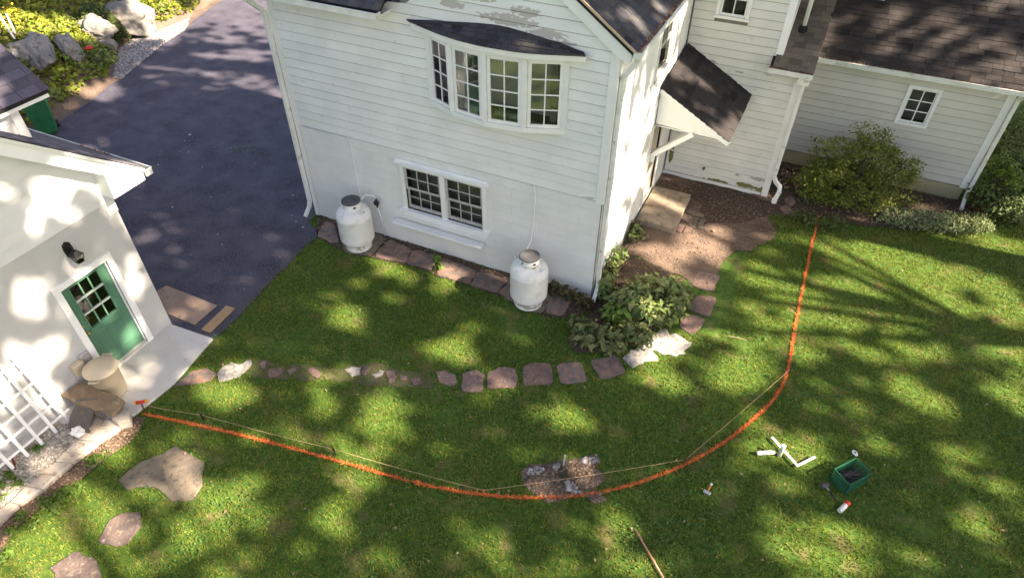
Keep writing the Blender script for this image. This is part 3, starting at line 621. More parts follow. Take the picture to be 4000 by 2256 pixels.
# ================================================================== BUILDING KIT
X3, Y3, Z3 = Vector((1,0,0)), Vector((0,1,0)), Vector((0,0,1))
def panels(mb, P0, U, N, u0, u1, z0, z1, ops, th=.14, mi=0):
    us = sorted(set([u0, u1]+[o[0] for o in ops]+[o[1] for o in ops])); zs = sorted(set([z0, z1]+[o[2] for o in ops]+[o[3] for o in ops]))
    us = [u for u in us if u0 <= u <= u1]; zs = [z for z in zs if z0 <= z <= z1]
    for a, b in zip(us[:-1], us[1:]):
        for c, d in zip(zs[:-1], zs[1:]):
            um, zm = (a+b)/2, (c+d)/2
            if any(o[0] < um < o[1] and o[2] < zm < o[3] for o in ops): continue
            p = [P0+U*a-N*th+Z3*c, P0+U*b-N*th+Z3*c, P0+U*b+Z3*c, P0+U*a+Z3*c]
            mb.hexa(p+[q+Z3*(d-c) for q in p], mi)
    return mb
def clapboards(parent, P0, U, N, u0, u1, z0, z1, exp, ops=(), clip=None, mat=None, mats=None, proud=.026, gapz=.013):
    n = int(round((z1-z0)/exp))
    for r in range(n):
        zb = z0+r*exp; zt = zb+exp-gapz*.3
        iv = [(u0, u1)]
        for o in ops:
            if zt > o[2]+.03 and zb < o[3]-.03:
                nv = []
                for a, b in iv:
                    if o[0] > a+.01: nv.append((a, min(b, o[0])))
                    if o[1] < b-.01: nv.append((max(a, o[1]), b))
                iv = [q for q in nv if q[1]-q[0] > .02]
        for a, b in iv:
            ab, bb, at, bt = a, b, a, b
            if clip:
                la, lb = clip(zb+gapz); ta, tb = clip(zt)
                ab, bb, at, bt = max(a, la), min(b, lb), max(a, ta), min(b, tb)
                if bb-ab < .03: continue
                if bt-at < .01: mid = (max(a, ta)+min(b, tb))/2; at = min(mid, bb)-.005; bt = at+.01
            # real boards come in lengths: butt joints now and then
            w = rnd.uniform(-.0015, .0015); pr = proud+rnd.uniform(-.002, .003)
            q = lambda u, z, k: P0+U*u+Z3*z+N*k
            mb = MB().hexa([q(ab, zb+gapz+w, 0), q(bb, zb+gapz-w, 0), q(bb, zb+gapz-w, pr), q(ab, zb+gapz+w, pr), q(at, zt, 0), q(bt, zt, 0), q(bt, zt, .006), q(at, zt, .006)])
            mb.build('clapboard', (mats(r, a) if mats else None) or mat or M['clap'], parent)
_unit = {}
def unit_box(mat):
    if mat.name not in _unit:
        me = bpy.data.meshes.new('shingle'); v = [(0,0,0),(1,0,0),(1,1,0),(0,1,0),(0.004,0,1),(.996,0,1),(.996,1,1),(.004,1,1)]
        me.from_pydata(v, [], [(4,5,6,7),(0,1,5,4),(1,2,6,5),(2,3,7,6),(3,0,4,7)]); me.materials.append(mat); _unit[mat.name] = me
    return _unit[mat.name]
def shingles(parent, O, U, V, ext, vmax, mat, exp=.14, joined=False, wr=(.16, .34), th=.012, name='shingle', v0=0.0, matf=None, cap=True):
    O, U, V = Vector(O), Vector(U).normalized(), Vector(V).normalized(); Nn = U.cross(V).normalized()
    V2 = (V-Nn*.055).normalized(); N2 = U.cross(V2).normalized(); jb = {}
    r = 0
    while v0+r*exp < vmax-.02:
        v = v0+r*exp; a0, b0 = ext(v+exp*.5)
        u = a0-rnd.uniform(0, .2)
        while u < b0:
            w = rnd.uniform(*wr); a = max(a0, u); b = min(b0, u+w)
            if b-a > .03:
                h = min(exp*1.25, vmax-v+.02) if cap else exp*1.25; p = O+U*(a+.002)+V*(v+rnd.uniform(-.006, .006))+Nn*.012; t = th*rnd.uniform(.8, 1.5)
                m = matf(p) if matf else mat
                if joined:
                    m_ = jb.setdefault(m.name, (m, MB()))[1]; W = U*(b-a-.004); H = V2*h; T = N2*t
                    m_.add([p, p+W, p+W+H, p+H, p+T, p+W+T, p+W+H+T, p+H+T], [(4,5,6,7),(0,1,5,4),(1,2,6,5),(2,3,7,6),(3,0,4,7)])
                else:
                    o = bpy.data.objects.new(name, unit_box(m)); COL.objects.link(o); o.parent = parent
                    pl = p-WL[parent.name]; s = (b-a-.004, h, t)
                    o.matrix_local = Matrix(((U.x*s[0], V2.x*s[1], N2.x*s[2], pl.x), (U.y*s[0], V2.y*s[1], N2.y*s[2], pl.y), (U.z*s[0], V2.z*s[1], N2.z*s[2], pl.z), (0, 0, 0, 1)))
                    WL[o.name] = p
            u += w
        r += 1
    for m, b in jb.values():
        if b.v: tag(b.build(name, m, parent), kind='stuff')
def room(parent, c0, c1, mat=None):
    """dark room behind glass: five inward walls"""
    x0, y0, z0 = c0; x1, y1, z1 = c1; mb = MB(); t = .03
    mb.box(x0, x1, y0, y1, z0-t, z0); mb.box(x0, x1, y0, y1, z1, z1+t)
    return mb.build('interior', mat or M['dark'], parent)
def gutter(parent, a, b, outv, h=.11, w=.12, litter=True):
    """open trough along a-b"""
    a, b, o = Vector(a), Vector(b), Vector(outv); mb = MB(); d = (b-a); t = .008
    mb.obox((a+b)/2+o*(w-t/2)-Z3*(h/2), d, o*t, Z3*h); mb.obox((a+b)/2+o*(w+.006)-Z3*.012, d*1.0, o*.02, Z3*.02)
    mb.obox((a+b)/2+o*(w/2)-Z3*(h-t/2), d, o*(w-.02), Z3*t); mb.obox((a+b)/2+o*(t/2)-Z3*(h/2), d*.999, o*t, Z3*h)
    e = d.normalized()
    for q in (a, b): mb.obox(q+o*(w/2)-Z3*(h/2), e*.01, o*w, Z3*h)
    g = mb.build('gutter', M['gutter'], parent)
    if litter:
        n = int(d.length*420); tt = rng.random(n)*(.5+.5*np.sin(np.linspace(0, 9, n))**2); cl = np.array(a)[None]+np.array(d)[None]*tt[:, None]+np.array(o)[None]*(.02+rng.random(n)*(w-.04))[:, None]
        cl[:, 2] += -h*.45+rng.random(n)*.06
        V, F = leaves(cl, .045, 1, .5, .6); npmesh('leaf_litter', V, F, M['dryleaf'], g, kind='stuff')
        MBl = MB(); MBl.obox((a+b)/2+o*(w/2)-Z3*(h*.62), d*.99, o*(w-.03), Z3*.04); tag(MBl.build('leaf_litter', M['leaflitter'], g), kind='stuff')
    return g
def downspout(parent, pts, s=.075, mat=None, name='downspout'):
    mb = MB()
    for i in range(len(pts)-1):
        a, b = Vector(pts[i]), Vector(pts[i+1]); d = (b-a).normalized(); mb.bar(a-d*.012, b+d*.012, s*1.0, s*1.25 if abs(d.z) > .9 else s, (0,1,0) if abs(d.z) > .9 else (0,0,1))
    o = mb.build(name, mat or M['gutter'], parent, bevel=.006)
    return o
def sash_grid(parent, P0, U, N, u0, u1, z0, z1, nx, nz, fr=.045, mu=.018, dep=.0, fm=None, gm=None, th=.035, fname='sash', bot=None):
    """glazed sash: frame, muntins and separate panes on plane P0+N*dep"""
    q = lambda u, z, k: P0+U*u+Z3*z+N*(dep+k); mb = MB(); bot = bot or fr
    def bx(a, b, c, d, k0, k1): mb.hexa([q(a,c,k0), q(b,c,k0), q(b,c,k1), q(a,c,k1), q(a,d,k0), q(b,d,k0), q(b,d,k1), q(a,d,k1)])
    bx(u0, u0+fr, z0, z1, -th, 0); bx(u1-fr, u1, z0, z1, -th, 0); bx(u0+fr, u1-fr, z1-fr, z1, -th, 0); bx(u0+fr, u1-fr, z0, z0+bot, -th, 0)
    iu0, iu1, iz0, iz1 = u0+fr, u1-fr, z0+bot, z1-fr
    for i in range(1, nx): c = iu0+(iu1-iu0)*i/nx; bx(c-mu/2, c+mu/2, iz0, iz1, -th*.75, -.004)
    for j in range(1, nz): c = iz0+(iz1-iz0)*j/nz; bx(iu0, iu1, c-mu/2, c+mu/2, -th*.72, -.006)
    mb.build(fname, fm or M['sashw'], parent)
    me = None
    for i in range(nx):
        for j in range(nz):
            a = iu0+(iu1-iu0)*i/nx; b = iu0+(iu1-iu0)*(i+1)/nx; c = iz0+(iz1-iz0)*j/nz; d = iz0+(iz1-iz0)*(j+1)/nz
            k = -th*.5; tl = rnd.uniform(-.0015, .0015); tz = rnd.uniform(-.0015, .0015)
            m_ = MB().add([q(a, c, k+tl+tz), q(b, c, k-tl+tz), q(b, d, k-tl-tz), q(a, d, k+tl-tz)], [(0,1,2,3)])
            m_.build('pane', gm or M['glass'], parent)

# ================================================================== THE WHITE HOUSE
house = thing('white_house', 'white clapboard house with bay window, charcoal roofs and low right wing', 'house', (0, 0, 0))
S0 = 2.365; EX = .1835
BAY = (-3.36, -.88, 3.70, 4.86); LW = (-4.27, -2.45, .97, 2.02)
PK = (-2.05, 6.78)         # gable peak over the facade
def gclip(z):
    if z < 5.12: return (-1e3, 1e3)
    t = (z-5.12)/.665; return (max(-6.9, -4.1+t) if z > 5.2 else -6.9, .02-t)
M['clap_peel'] = stain(pmat('peeling_clapboard', (.73,.735,.70), (.65,.66,.62), 1.3, .55, .15, 120, 'obj', .03),
    [(-1.9,-.02,5.33,.95,.4,.16), (-1.2,-.02,5.22,.6,.4,.12), (-2.5,-.02,5.6,.7,.4,.1), (-.25,-.02,2.40,.22,.3,.05), (-1.6,-.02,5.5,.5,.4,.14), (-2.9,-.02,5.42,.5,.4,.1), (-.9,-.02,5.12,.4,.4,.08)], (.42,.40,.36), 9.0, .31, 2.0)
facade = MB(); panels(facade, Vector((0,0,0)), X3, -Y3, -6.9, 0, -.1, 2.36, [LW], .2)
panels(facade, Vector((0,0,0)), X3, -Y3, -6.9, 0, 2.36, 5.15, [BAY], .2)
facade.prism([(-4.15,0,5.15), (0,0,5.15), (PK[0],0,PK[1]-.03)], (0,.2,0))
facade = facade.build('facade_wall', M['gap'], house)
clapboards(facade, Vector((0,0,0)), X3, -Y3, -6.81, -.13, S0, 5.15+EX*7, EX, [(BAY[0]-.01, BAY[1]+.01, BAY[2], BAY[3])], gclip, mats=lambda r, a: M['clap_peel'] if (r >= 14 or r == 0) else M['clap'])
# painted blocks below the siding
def blocks(parent, P0, U, N, u0, u1, z1, op, bw=.40, bh=.2, mat=None):
    r = 0; z = z1
    while z > -.05:
        zb = max(z-bh, -.05); u = u0-(bw/2 if r % 2 else 0)
        while u < u1:
            a, b = max(u, u0)+.002, min(u+bw, u1)-.002; iv = [(a, b)]
            for o in op:
                if z > o[2]+.02 and zb < o[3]-.02:
                    nv = []
                    for c, d in iv:
                        if o[0] > c: nv.append((c, min(d, o[0])))
                        if o[1] < d: nv.append((max(c, o[1]), d))
                    iv = nv
            for c, d in iv:
                if d-c > .02:
                    k = .0035+rnd.uniform(-.0008, .0008); q = lambda u, zz, kk: P0+U*u+Z3*zz+N*kk
                    MB().hexa([q(c,zb+.002,0), q(d,zb+.002,0), q(d,zb+.005,k), q(c,zb+.005,k), q(c,z-.002,0), q(d,z-.002,0), q(d,z-.005,k), q(c,z-.005,k)]).build('block', mat or M['block'], parent)
            u += bw
        z -= bh; r += 1
fw = MB(); fw.box(-6.82, -.02, -.006, -.001, -.05, 2.355); 
fw = MB(); panels(fw, Vector((0,-.004,0)), X3, -Y3, -6.82, -.02, -.06, 2.355, [LW], .003); fw = fw.build('block_wall', M['mortar'], house)
blocks(fw, Vector((0,-.005,0)), X3, -Y3, -6.82, -.02, 2.35, [(LW[0]-.06, LW[1]+.06, LW[2]-.03, LW[3]+.06)])
# corner boards and trim
mb = MB(); mb.box(-6.93,-6.80,-.034,.09,2.34,5.14); mb.box(-6.93,-6.83,-.03,.09,-.05,2.337); mb.build('corner_board', M['trim'], house)
mb = MB(); mb.box(-.125,.028,-.036,.0,2.34,5.13); mb.box(.0005,.03,.0,.11,2.34,5.1); mb.build('corner_board', M['trim'], house)
# rake board of the gable
def rake(a, b, w=.2, t=.035): return MB().prism([Vector(a), Vector(b), Vector(b)-Z3*w, Vector(a)-Z3*w], (0, -t, 0))
mb = MB(); mb.prism([(.22,-.1,5.19), (PK[0],-.1,PK[1]+.02), (PK[0],-.1,PK[1]-.2), (.02,-.1,5.07), (.2,-.1,5.03)], (0,.1,0)); mb.build('rake_board', M['trim'], house)
# cross-gable roof, right slope
sl_v = Vector((-.665,0,.44)); sl_v = Vector((PK[0]-.26,0,PK[1]+.06-5.24)).normalized()
L_r = (Vector((PK[0],0,PK[1]+.06))-Vector((.26,0,5.24))).length
roofR = MB().prism([(.26,-.14,5.24), (PK[0],-.14,PK[1]+.06), (PK[0],-.14,PK[1]-.01), (.24,-.14,5.17)], (0,5.5,0)); roofR = roofR.build('gable_roof', M['felt'], house)
shingles(roofR, (.28,-.16,5.225), (0,1,0), sl_v, lambda v: (0, 2.75), 1.55, SH_O)
shingles(roofR, (.28,-.16,5.225), (0,1,0), sl_v, lambda v: (2.75, 5.5), 1.55, pmat('charcoal_shingle_field', (.032,.035,.045), (.05,.052,.06), 25, .9, .5, 300, 'island', .28, .15), joined=True)
roofL = MB().prism([(-4.36,-.14,5.24), (PK[0],-.14,PK[1]+.06), (PK[0],-.14,PK[1]-.01), (-4.34,-.14,5.17)], (0,5.5,0)); roofL.build('roof', M['felt'], house)
drip = MB(); drip.bar((.285,-.165,5.235), (PK[0],-.165,PK[1]+.075), .03, .03); drip.build('drip_edge', pmat('tan_drip_edge', (.45,.33,.22), rough=.6), house)
gutter(house, (.25,-.14,5.235), (.25,5.33,5.235), (1,0,0))
downspout(house, [(.30,-.05,5.12), (.30,.0,5.05), (.09,.06,4.72), (.075,.075,4.6), (.075,.075,.42), (.09,.0,.30), (.10,-.20,.12)])
# left, eave-front part of the main block
mb = MB(); mb.box(-6.9,-4.1,.2,4.25,-.1,5.14); mb.box(-4.1,-.2,.205,5.3,-.1,5.13); mb.build('main_block', M['trim'], house)
mr = MB(); mr.prism([(-7.15,-.42,5.25), (-7.15,2.12,6.95), (-7.15,4.66,5.25), (-7.15,4.66,5.18), (-7.15,2.12,6.88), (-7.15,-.42,5.18)], (3.05,0,0)); mr = mr.build('roof', M['felt'], house)
shingles(mr, (-7.17,-.44,5.255), (1,0,0), (0,.83,.56), lambda v: (0, 3.1), .9, SH_O)
mb = MB(); mb.box(-7.1,-4.12,-.40,-.001,5.14,5.17); mb.build('soffit', M['trim'], house)
gutter(house, (-7.15,-.40,5.25), (-4.08,-.40,5.25), (0,-1,0), litter=False)
downspout(house, [(-7.02,-.44,5.13), (-7.02,-.40,5.02), (-6.99,-.09,4.72), (-6.985,-.07,4.6), (-6.985,-.07,.4), (-6.99,-.12,.27), (-7.0,-.30,.10)])
# lower double window
win = MB(); a, b, c, d = LW
def wbox(mb, x0, x1, y0, y1, z0, z1): return mb.box(x0, x1, y0, y1, z0, z1)
mid = (a+b)/2
win.box(a-.075,a,-.05,.1,c,d); win.box(b,b+.075,-.05,.1,c,d); win.box(mid-.055,mid+.055,-.045,.1,c,d); win.box(a-.10,b+.10,-.055,.0,d,d+.075)
win = win.build('window', M['trim'], house)
MB().box(a-.17,b+.15,-.095,-.012,d+.076,d+.11).box(a-.16,b+.14,-.06,-.012,d+.111,d+.17).build('head_trim', M['trimw'], win)
MB().box(a-.16,b+.14,-.10,.06,c-.045,c).box(a-.09,b+.09,-.03,-.012,c-.19,c-.046).build('sill', M['trimw'], win)
for u0, u1 in ((a, mid-.055), (mid+.055, b)):
    zm = (c+d)/2
    sash_grid(win, Vector((0,0,0)), X3, -Y3, u0+.004, u1-.004, zm-.02, d-.003, 3, 2, .05, .02, .01, M['sash'], M['glassd'])
    sash_grid(win, Vector((0,0,0)), X3, -Y3, u0+.004, u1-.004, c+.003, zm+.02, 3, 2, .05, .02, -.035, M['sash'], M['glassd'], bot=.08)
MB().box(a-.1,b+.1,.9,.95,.5,2.3).box(a-.15,a-.1,.1,.95,.5,2.3).box(b+.1,b+.15,.1,.95,.5,2.3).box(a-.1,b+.1,.1,.95,2.3,2.33).box(a-.1,b+.1,.21,.95,.7,.73).build('interior', M['dark'], house)
# shelf below the window
shelf = MB(); shelf.obox((-3.49,-.16,.655), (2.16,0,0), (0,.20,-.03), (0,.004,.03)); shelf = shelf.build('shelf', M['trimw'], house)
for x in (-4.22,-3.62,-3.0,-2.52): MB().bar((x,-.008,.5), (x,-.10,.53), .025, .025).bar((x,-.095,.515), (x,-.105,.62), .02, .02).build('bracket', M['black'], shelf)
# bow window
bay = MB()
BP = [(-3.42,-.03), (-2.86,-.26), (-2.17,-.36), (-1.47,-.27), (-.83,-.03)]
ZB, ZT = 3.66, 4.86
seat = [(-3.50,0), (-3.46,-.06), (-2.87,-.30), (-2.17,-.40), (-1.46,-.31), (-.79,-.06), (-.75,0)]
bay.prism([(x, y, ZB-.085) for x, y in seat], (0,0,.085))
bay.prism([(x, y, ZT) for x, y in seat], (0,0,.09))
bay = bay.build('bay_window', M['trim'], house)
for (x, y) in BP: MB().box(x-.045,x+.045,y-.035,min(y+.06,-.002),ZB+.001,ZT-.001).build('post', M['sashw'], bay)
for (x0, y0), (x1, y1) in zip(BP[:-1], BP[1:]):
    U = Vector((x1-x0, y1-y0, 0)); L = U.length; U.normalize(); Nn = Vector((U.y, -U.x, 0))
    sash_grid(bay, Vector((x0, y0, 0)), U, Nn, .05, L-.05, ZB+.004, ZT-.004, 2, 4, .06, .022, .012, M['sashw'], M['glass'], fname='sash')
roof_e = [(-3.72,-.10), (-3.0,-.34), (-2.55,-.44), (-2.15,-.475), (-1.6,-.45), (-1.3,-.40), (-.50,-.14)]
top_px = [(1586,78), (1680,80), (1760,84), (1870,90), (1960,100), (2080,133), (2200,172), (2278,205)]
apex = [Vector(ony(u, v, -.008)) for u, v in top_px]
fas = MB()
for (x0, y0), (x1, y1) in zip(roof_e[:-1], roof_e[1:]): fas.hexa([(x0,y0+.012,4.93), (x1,y1+.012,4.93), (x1,min(y1+.05,-.001),4.93), (x0,min(y0+.05,-.001),4.93), (x0,y0+.012,5.025), (x1,y1+.012,5.025), (x1,min(y1+.05,-.001),5.025), (x0,min(y0+.05,-.001),5.025)])
fas.prism([(x, y+.03, 4.925) for x, y in [(-3.72,-.03)]+roof_e+[(-.50,-.03)]], (0,0,.03)); fas.build('fascia', M['trim'], bay)
rf = MB(); ne = 40
def along(L, t):
    seg = [(Vector(L[i+1])-Vector(L[i])).length for i in range(len(L)-1)]; tot = sum(seg); s = t*tot
    for i, g in enumerate(seg):
        if s <= g or i == len(seg)-1: return Vector(L[i]).lerp(Vector(L[i+1]), min(1, s/g))
        s -= g
E3 = [Vector((x, y, 5.03)) for x, y in roof_e]
g0 = len(rf.v)
for i in range(ne+1): rf.v.append(tuple(along(E3, i/ne))); rf.v.append(tuple(along(apex, i/ne)))
for i in range(ne): rf.f.append((g0+2*i, g0+2*i+2, g0+2*i+3, g0+2*i+1)); rf.m.append(0)
rf.build('roof_deck', M['felt'], bay)
nr = 4
for r in range(nr):
    t = rnd.uniform(-.02, 0)
    while t < 1:
        w = rnd.uniform(.03, .075); a = max(0, t); b = min(1, t+w); t += w
        if b-a < .008: continue
        def rp(tt, s): return along(E3, tt).lerp(along(apex, tt), s)
        s0 = r/nr; s1 = min(1.0, (r+1.25)/nr); k = .012+rnd.uniform(0, .006)
        p = [rp(a+.0008, s0), rp(b-.0008, s0), rp(b-.0008, s1), rp(a+.0008, s1)]; nn = (p[1]-p[0]).cross(p[3]-p[0])
        if nn.length < 1e-5: continue
        nn.normalize(); dn = (p[0]-p[3]).normalized()*(.02 if r == 0 else 0)
        MB().hexa([p[0]+dn+nn*.004, p[1]+dn+nn*.004, p[2]+nn*.001, p[3]+nn*.001, p[0]+dn+nn*(k+.012), p[1]+dn+nn*(k+.012), p[2]+nn*.006, p[3]+nn*.006]).build('shingle', SH_O, bay)
for x in (-2.48, -1.8): MB().prism([(x-.03,-.001,3.36), (x-.03,-.001,3.575), (x-.03,-.2,3.575), (x-.03,-.13,3.5), (x-.03,-.05,3.45)], (.06,0,0)).build('bracket', M['trim'], bay)
# what shows through the bow window: a dim room, curtains, frilled valance of a bench
MB().box(-3.5,-.75,1.6,1.65,3.2,5.1).box(-3.55,-3.5,.2,1.65,3.2,5.1).box(-.75,-.7,.2,1.65,3.2,5.1).box(-3.5,-.75,.2,1.6,5.08,5.1).box(-3.5,-.75,.21,1.6,3.3,3.33).build('interior', M['dark'], house)
def curtain(x0, x1, y, z0, z1, n=9, amp=.025, name='curtain', mat=None):
    mb = MB(); k = n*4; P = []
    for i in range(k+1): t = i/k; P.append((x0+(x1-x0)*t, y+amp*math.sin(t*n*2*math.pi)))
    for i in range(k): (a, b), (c, d) = P[i], P[i+1]; mb.add([(a,b,z0), (c,d,z0), (c,d,z1), (a,b,z1)], [(0,1,2,3)])
    return mb.build(name, mat or M['curtain'], house, smooth=True)
curtain(-2.72,-2.5,.02,3.68,4.84,4); curtain(-3.3,-3.0,.10,3.68,4.84,4); curtain(-1.12,-.93,.03,3.68,4.84,4)
for k in range(16):
    x = -2.75+k*.075; MB().lathe([(.0,0),(.05,.02),(.06,.06),(.035,.10+.03*rnd.random()),(.0,.12)], (x,-.12+rnd.uniform(-.03,.03),3.67), 8).build('ornament', pmat('pale_green_glass', (.45,.55,.48), rough=.3) if k == 0 else bpy.data.materials['pale_green_glass'], house, smooth=True)
# ---- side wall (x = 0, faces the lawn on the right)
SWIN = (2.72, 3.62, 3.62, 4.75); DOOR = (3.35, 4.25, .2, 2.2)
side = MB(); panels(side, Vector((0,0,0)), Y3, X3, .2, 5.35, -.1, 5.16, [SWIN, DOOR], .19); side = side.build('side_wall', M['gap'], house)
M['clap_s'] = pmat('side_clapboard', (.74,.75,.74), (.68,.70,.69), 1.5, .55, .1, 120, 'obj', .02)
clapboards(side, Vector((0,0,0)), Y3, X3, .115, 5.34, S0, S0+EX*15, EX, [(SWIN[0]-.06, SWIN[1]+.06, SWIN[2]-.06, SWIN[3]+.06)], None, mat=M['clap_s'], proud=.016, gapz=.006)
sb = MB(); panels(sb, Vector((.002,0,0)), Y3, X3, .02, 5.34, -.06, 2.355, [DOOR], .004); sb = sb.build('block_wall', M['mortar'], house)
blocks(sb, Vector((.002,0,0)), Y3, X3, .0, 5.34, 2.35, [(DOOR[0]-.1, DOOR[1]+.1, DOOR[2]-.1, DOOR[3]+.1)], .8, .4)
w2 = MB(); a, b, c, d = SWIN
w2.box(-.05,.035,a-.06,a,c,d).box(-.05,.035,b,b+.06,c,d).box(-.05,.036,a-.06,b+.06,d,d+.06).box(-.05,.05,a-.08,b+.08,c-.05,c); w2 = w2.build('window', M['trim'], house)
sash_grid(w2, Vector((0,0,0)), Y3, X3, a, b, (c+d)/2, d, 3, 2, .05, .02, .012, M['sash'], M['glassd'])
sash_grid(w2, Vector((0,0,0)), Y3, X3, a, b, c, (c+d)/2, 1, 1, .05, .02, .004, M['sash'], M['glassd'])
MB().box(-.6,-.55,2.5,3.8,3.4,4.9).box(-.6,-.19,2.5,2.55,3.4,4.9).box(-.6,-.19,3.75,3.8,3.4,4.9).build('interior', M['dark'], house)
a, b, c, d = DOOR
MB().box(-.09,-.04,a,b,c,d).box(-.042,-.03,a+.1,b-.1,c+.15,c+.85).build('side_door', pmat('tan_door_paint', (.45,.38,.31), rough=.6), house)
MB().box(-.05,.03,a-.09,a,c,d+.09).box(-.05,.03,b,b+.09,c,d+.09).box(-.05,.031,a,b,d,d+.09).build('door_trim', M['trim'], house)
# ---- rear block facing the lawn, and the wing
YB = 5.35; BX = 2.62; UX = 2.08
M['clap_b'] = stain(stain(pmat('rear_clapboard', (.66,.66,.60), (.58,.585,.53), 1.3, .6, .15, 120, 'obj', .035, c3=(.45,.46,.37), s3=6, t3=.7, w3=.1),
    [(.65,YB,3.05,.28,.3,.1), (1.3,YB,2.95,.2,.3,.04), (1.9,YB,3.0,.18,.3,.03), (1.85,YB,.42,.16,.3,.06), (2.35,YB,.42,.4,.3,.08), (.55,YB,3.0,.4,.3,.05)], (.33,.31,.27), 11.0, .33, 1.5),
    [(2.1,YB,.18,.55,.3,.12), (2.5,YB,.12,.3,.3,.2), (.15,YB,.6,.12,.3,.5), (1.4,YB,.14,.6,.3,.08)], (.14,.15,.05), 9.0, .33)
rear = MB(); BWT = (.60, 1.17, 4.10, 5.1); BWL = (.33, 1.19, 1.24, 2.2)
panels(rear, Vector((0,YB,0)), X3, -Y3, .0, BX, -.1, 3.30, [BWL], .2); panels(rear, Vector((0,YB,0)), X3, -Y3, .0, UX, 3.30, 5.9, [BWT], .2); rear = rear.build('rear_wall', M['gap'], house)
clapboards(rear, Vector((0,YB,0)), X3, -Y3, .05, BX-.12, .10, 3.04, EX, [(BWL[0]-.06, BWL[1]+.06, BWL[2]-.06, BWL[3]+.06)], None, mat=M['clap_b'])
clapboards(rear, Vector((0,YB,0)), X3, -Y3, .05, UX-.12, .10+16*EX, .10+16*EX+EX*15, EX, [(BWT[0]-.07, BWT[1]+.07, BWT[2]-.07, BWT[3]+.07)], None, mat=M['clap_b'])
MB().box(.02,BX-.14,YB-.018,YB-.001,-.04,.085).box(BX-.12,BX+.03,YB-.034,YB,-.04,3.03).box(BX+.001,BX+.031,YB,YB+.12,-.04,3.03).build('corner_board', M['trim'], house)
MB().box(UX-.12,UX+.03,YB-.036,YB,3.30,5.9).box(UX+.001,UX+.031,YB,YB+.12,3.2,5.9).build('corner_board', M['trimw'], house)
w3 = MB(); a, b, c, d = BWT
w3.box(a-.07,a,YB-.04,YB+.1,c,d).box(b,b+.07,YB-.04,YB+.1,c,d).box(a-.09,b+.09,YB-.06,YB+.1,c-.06,c); w3 = w3.build('window', M['trim'], house)
sash_grid(w3, Vector((0,YB,0)), X3, -Y3, a, b, c, d, 2, 3, .05, .022, .0, M['sashw'], M['glassd'])
curtain(a,b,YB+.16,c,d,12,.012)
MB().box(a-.2,b+.2,YB+.7,YB+.75,c-.2,d+.2).build('interior', M['dark'], house)
w4 = MB(); a, b, c, d = BWL
w4.box(a-.06,a,YB-.04,YB+.1,c,d).box(b,b+.06,YB-.04,YB+.1,c,d).box(a-.06,b+.06,YB-.045,YB+.1,c-.05,c).box(a-.06,b+.06,YB-.04,YB+.1,d,d+.06); w4 = w4.build('window', M['trim'], house)
sash_grid(w4, Vector((0,YB,0)), X3, -Y3, a, b, c, d, 3, 2, .05, .02, -.01, M['sash'], M['glassd'])
MB().box(a-.2,b+.2,YB+.7,YB+.75,c-.2,d+.2).build('interior', M['dark'], house)
MB().lathe([(.02,0),(.02,.05),(.035,.06),(.035,.09),(.0,.1)], (1.02,YB-.02,.42), 10, axis=(0,-1,0)).build('hose_bib', pmat('dull_bronze', (.12,.08,.05), rough=.5), house)
mb = MB(); mb.box(.0,UX,YB+.2,9.6,-.1,5.9); mb.box(UX-.01,3.83,8.4,9.6,3.9,5.9); mb.build('rear_block', M['trim'], house)
MB().prism([(-.4,YB-.35,5.95), (-.4,7.5,7.4), (-.4,9.9,5.95)], (4.6,0,0)).build('roof', M['felt'], house)
MB().box(3.2,3.83,8.32,8.399,3.93,4.2).build('fascia', M['trimw'], house)
# lean-to roof beside the rear block
ys = lambda y, y0, z0: z0+.67*(y-y0)
lt = MB().prism([(UX+.031,5.08,3.30), (UX+.031,9.0,ys(9.0,5.08,3.30)), (UX+.031,9.0,ys(9.0,5.08,3.30)-.06), (UX+.031,5.08,3.24)], (2.80-UX-.031,0,0))
lt.prism([(1.92,5.08,3.30), (1.92,5.30,ys(5.30,5.08,3.30)), (1.92,5.30,3.24), (1.92,5.08,3.24)], (UX+.03-1.92,0,0)); lt = lt.build('lean_to_roof', M['felt'], house)
shingles(lt, (UX+.035,5.05,3.295), (1,0,0), (0,1,.67), lambda v: (0 if v > .3 else -.14, 2.82-UX-.035), 4.2, SH_L, joined=True)
MB().box(2.55,2.79,5.11,9,3.0,3.2).box(1.95,2.77,5.12,YB-.035,3.13,3.20).build('soffit', M['trim'], house)
gutter(house, (1.90,5.10,3.30), (2.82,5.10,3.30), (0,-1,0))
base = plane_hit(3138, 112, (2, 5.08, 3.31), (0, -.67, 1))
pv = MB(); pv.tube([(base[0], base[1], base[2]-.05), (base[0], base[1], base[2]+2.4)], .045, 14); pv = pv.build('vent_pipe', M['white'], house, smooth=True)
MB().lathe([(.14,-.06),(.09,.03),(.055,.07),(.05,.07)], tuple(base), 14).build('boot', M['felt'], pv, smooth=True)
downspout(house, [(BX+.10,5.05,3.18), (BX+.07,YB-.10,2.98), (BX+.065,YB-.095,2.9), (BX+.065,YB-.095,.62), (BX+.13,YB-.11,.52), (BX+.25,YB-.15,.44), (BX+.27,YB-.22,.34), (BX+.22,YB-.34,.10)], .085)
MB().lathe([(.06,0),(.062,.10),(.055,.10)], (BX+.225,YB-.325,.09), 12).build('drain_collar', M['trimw'], house)
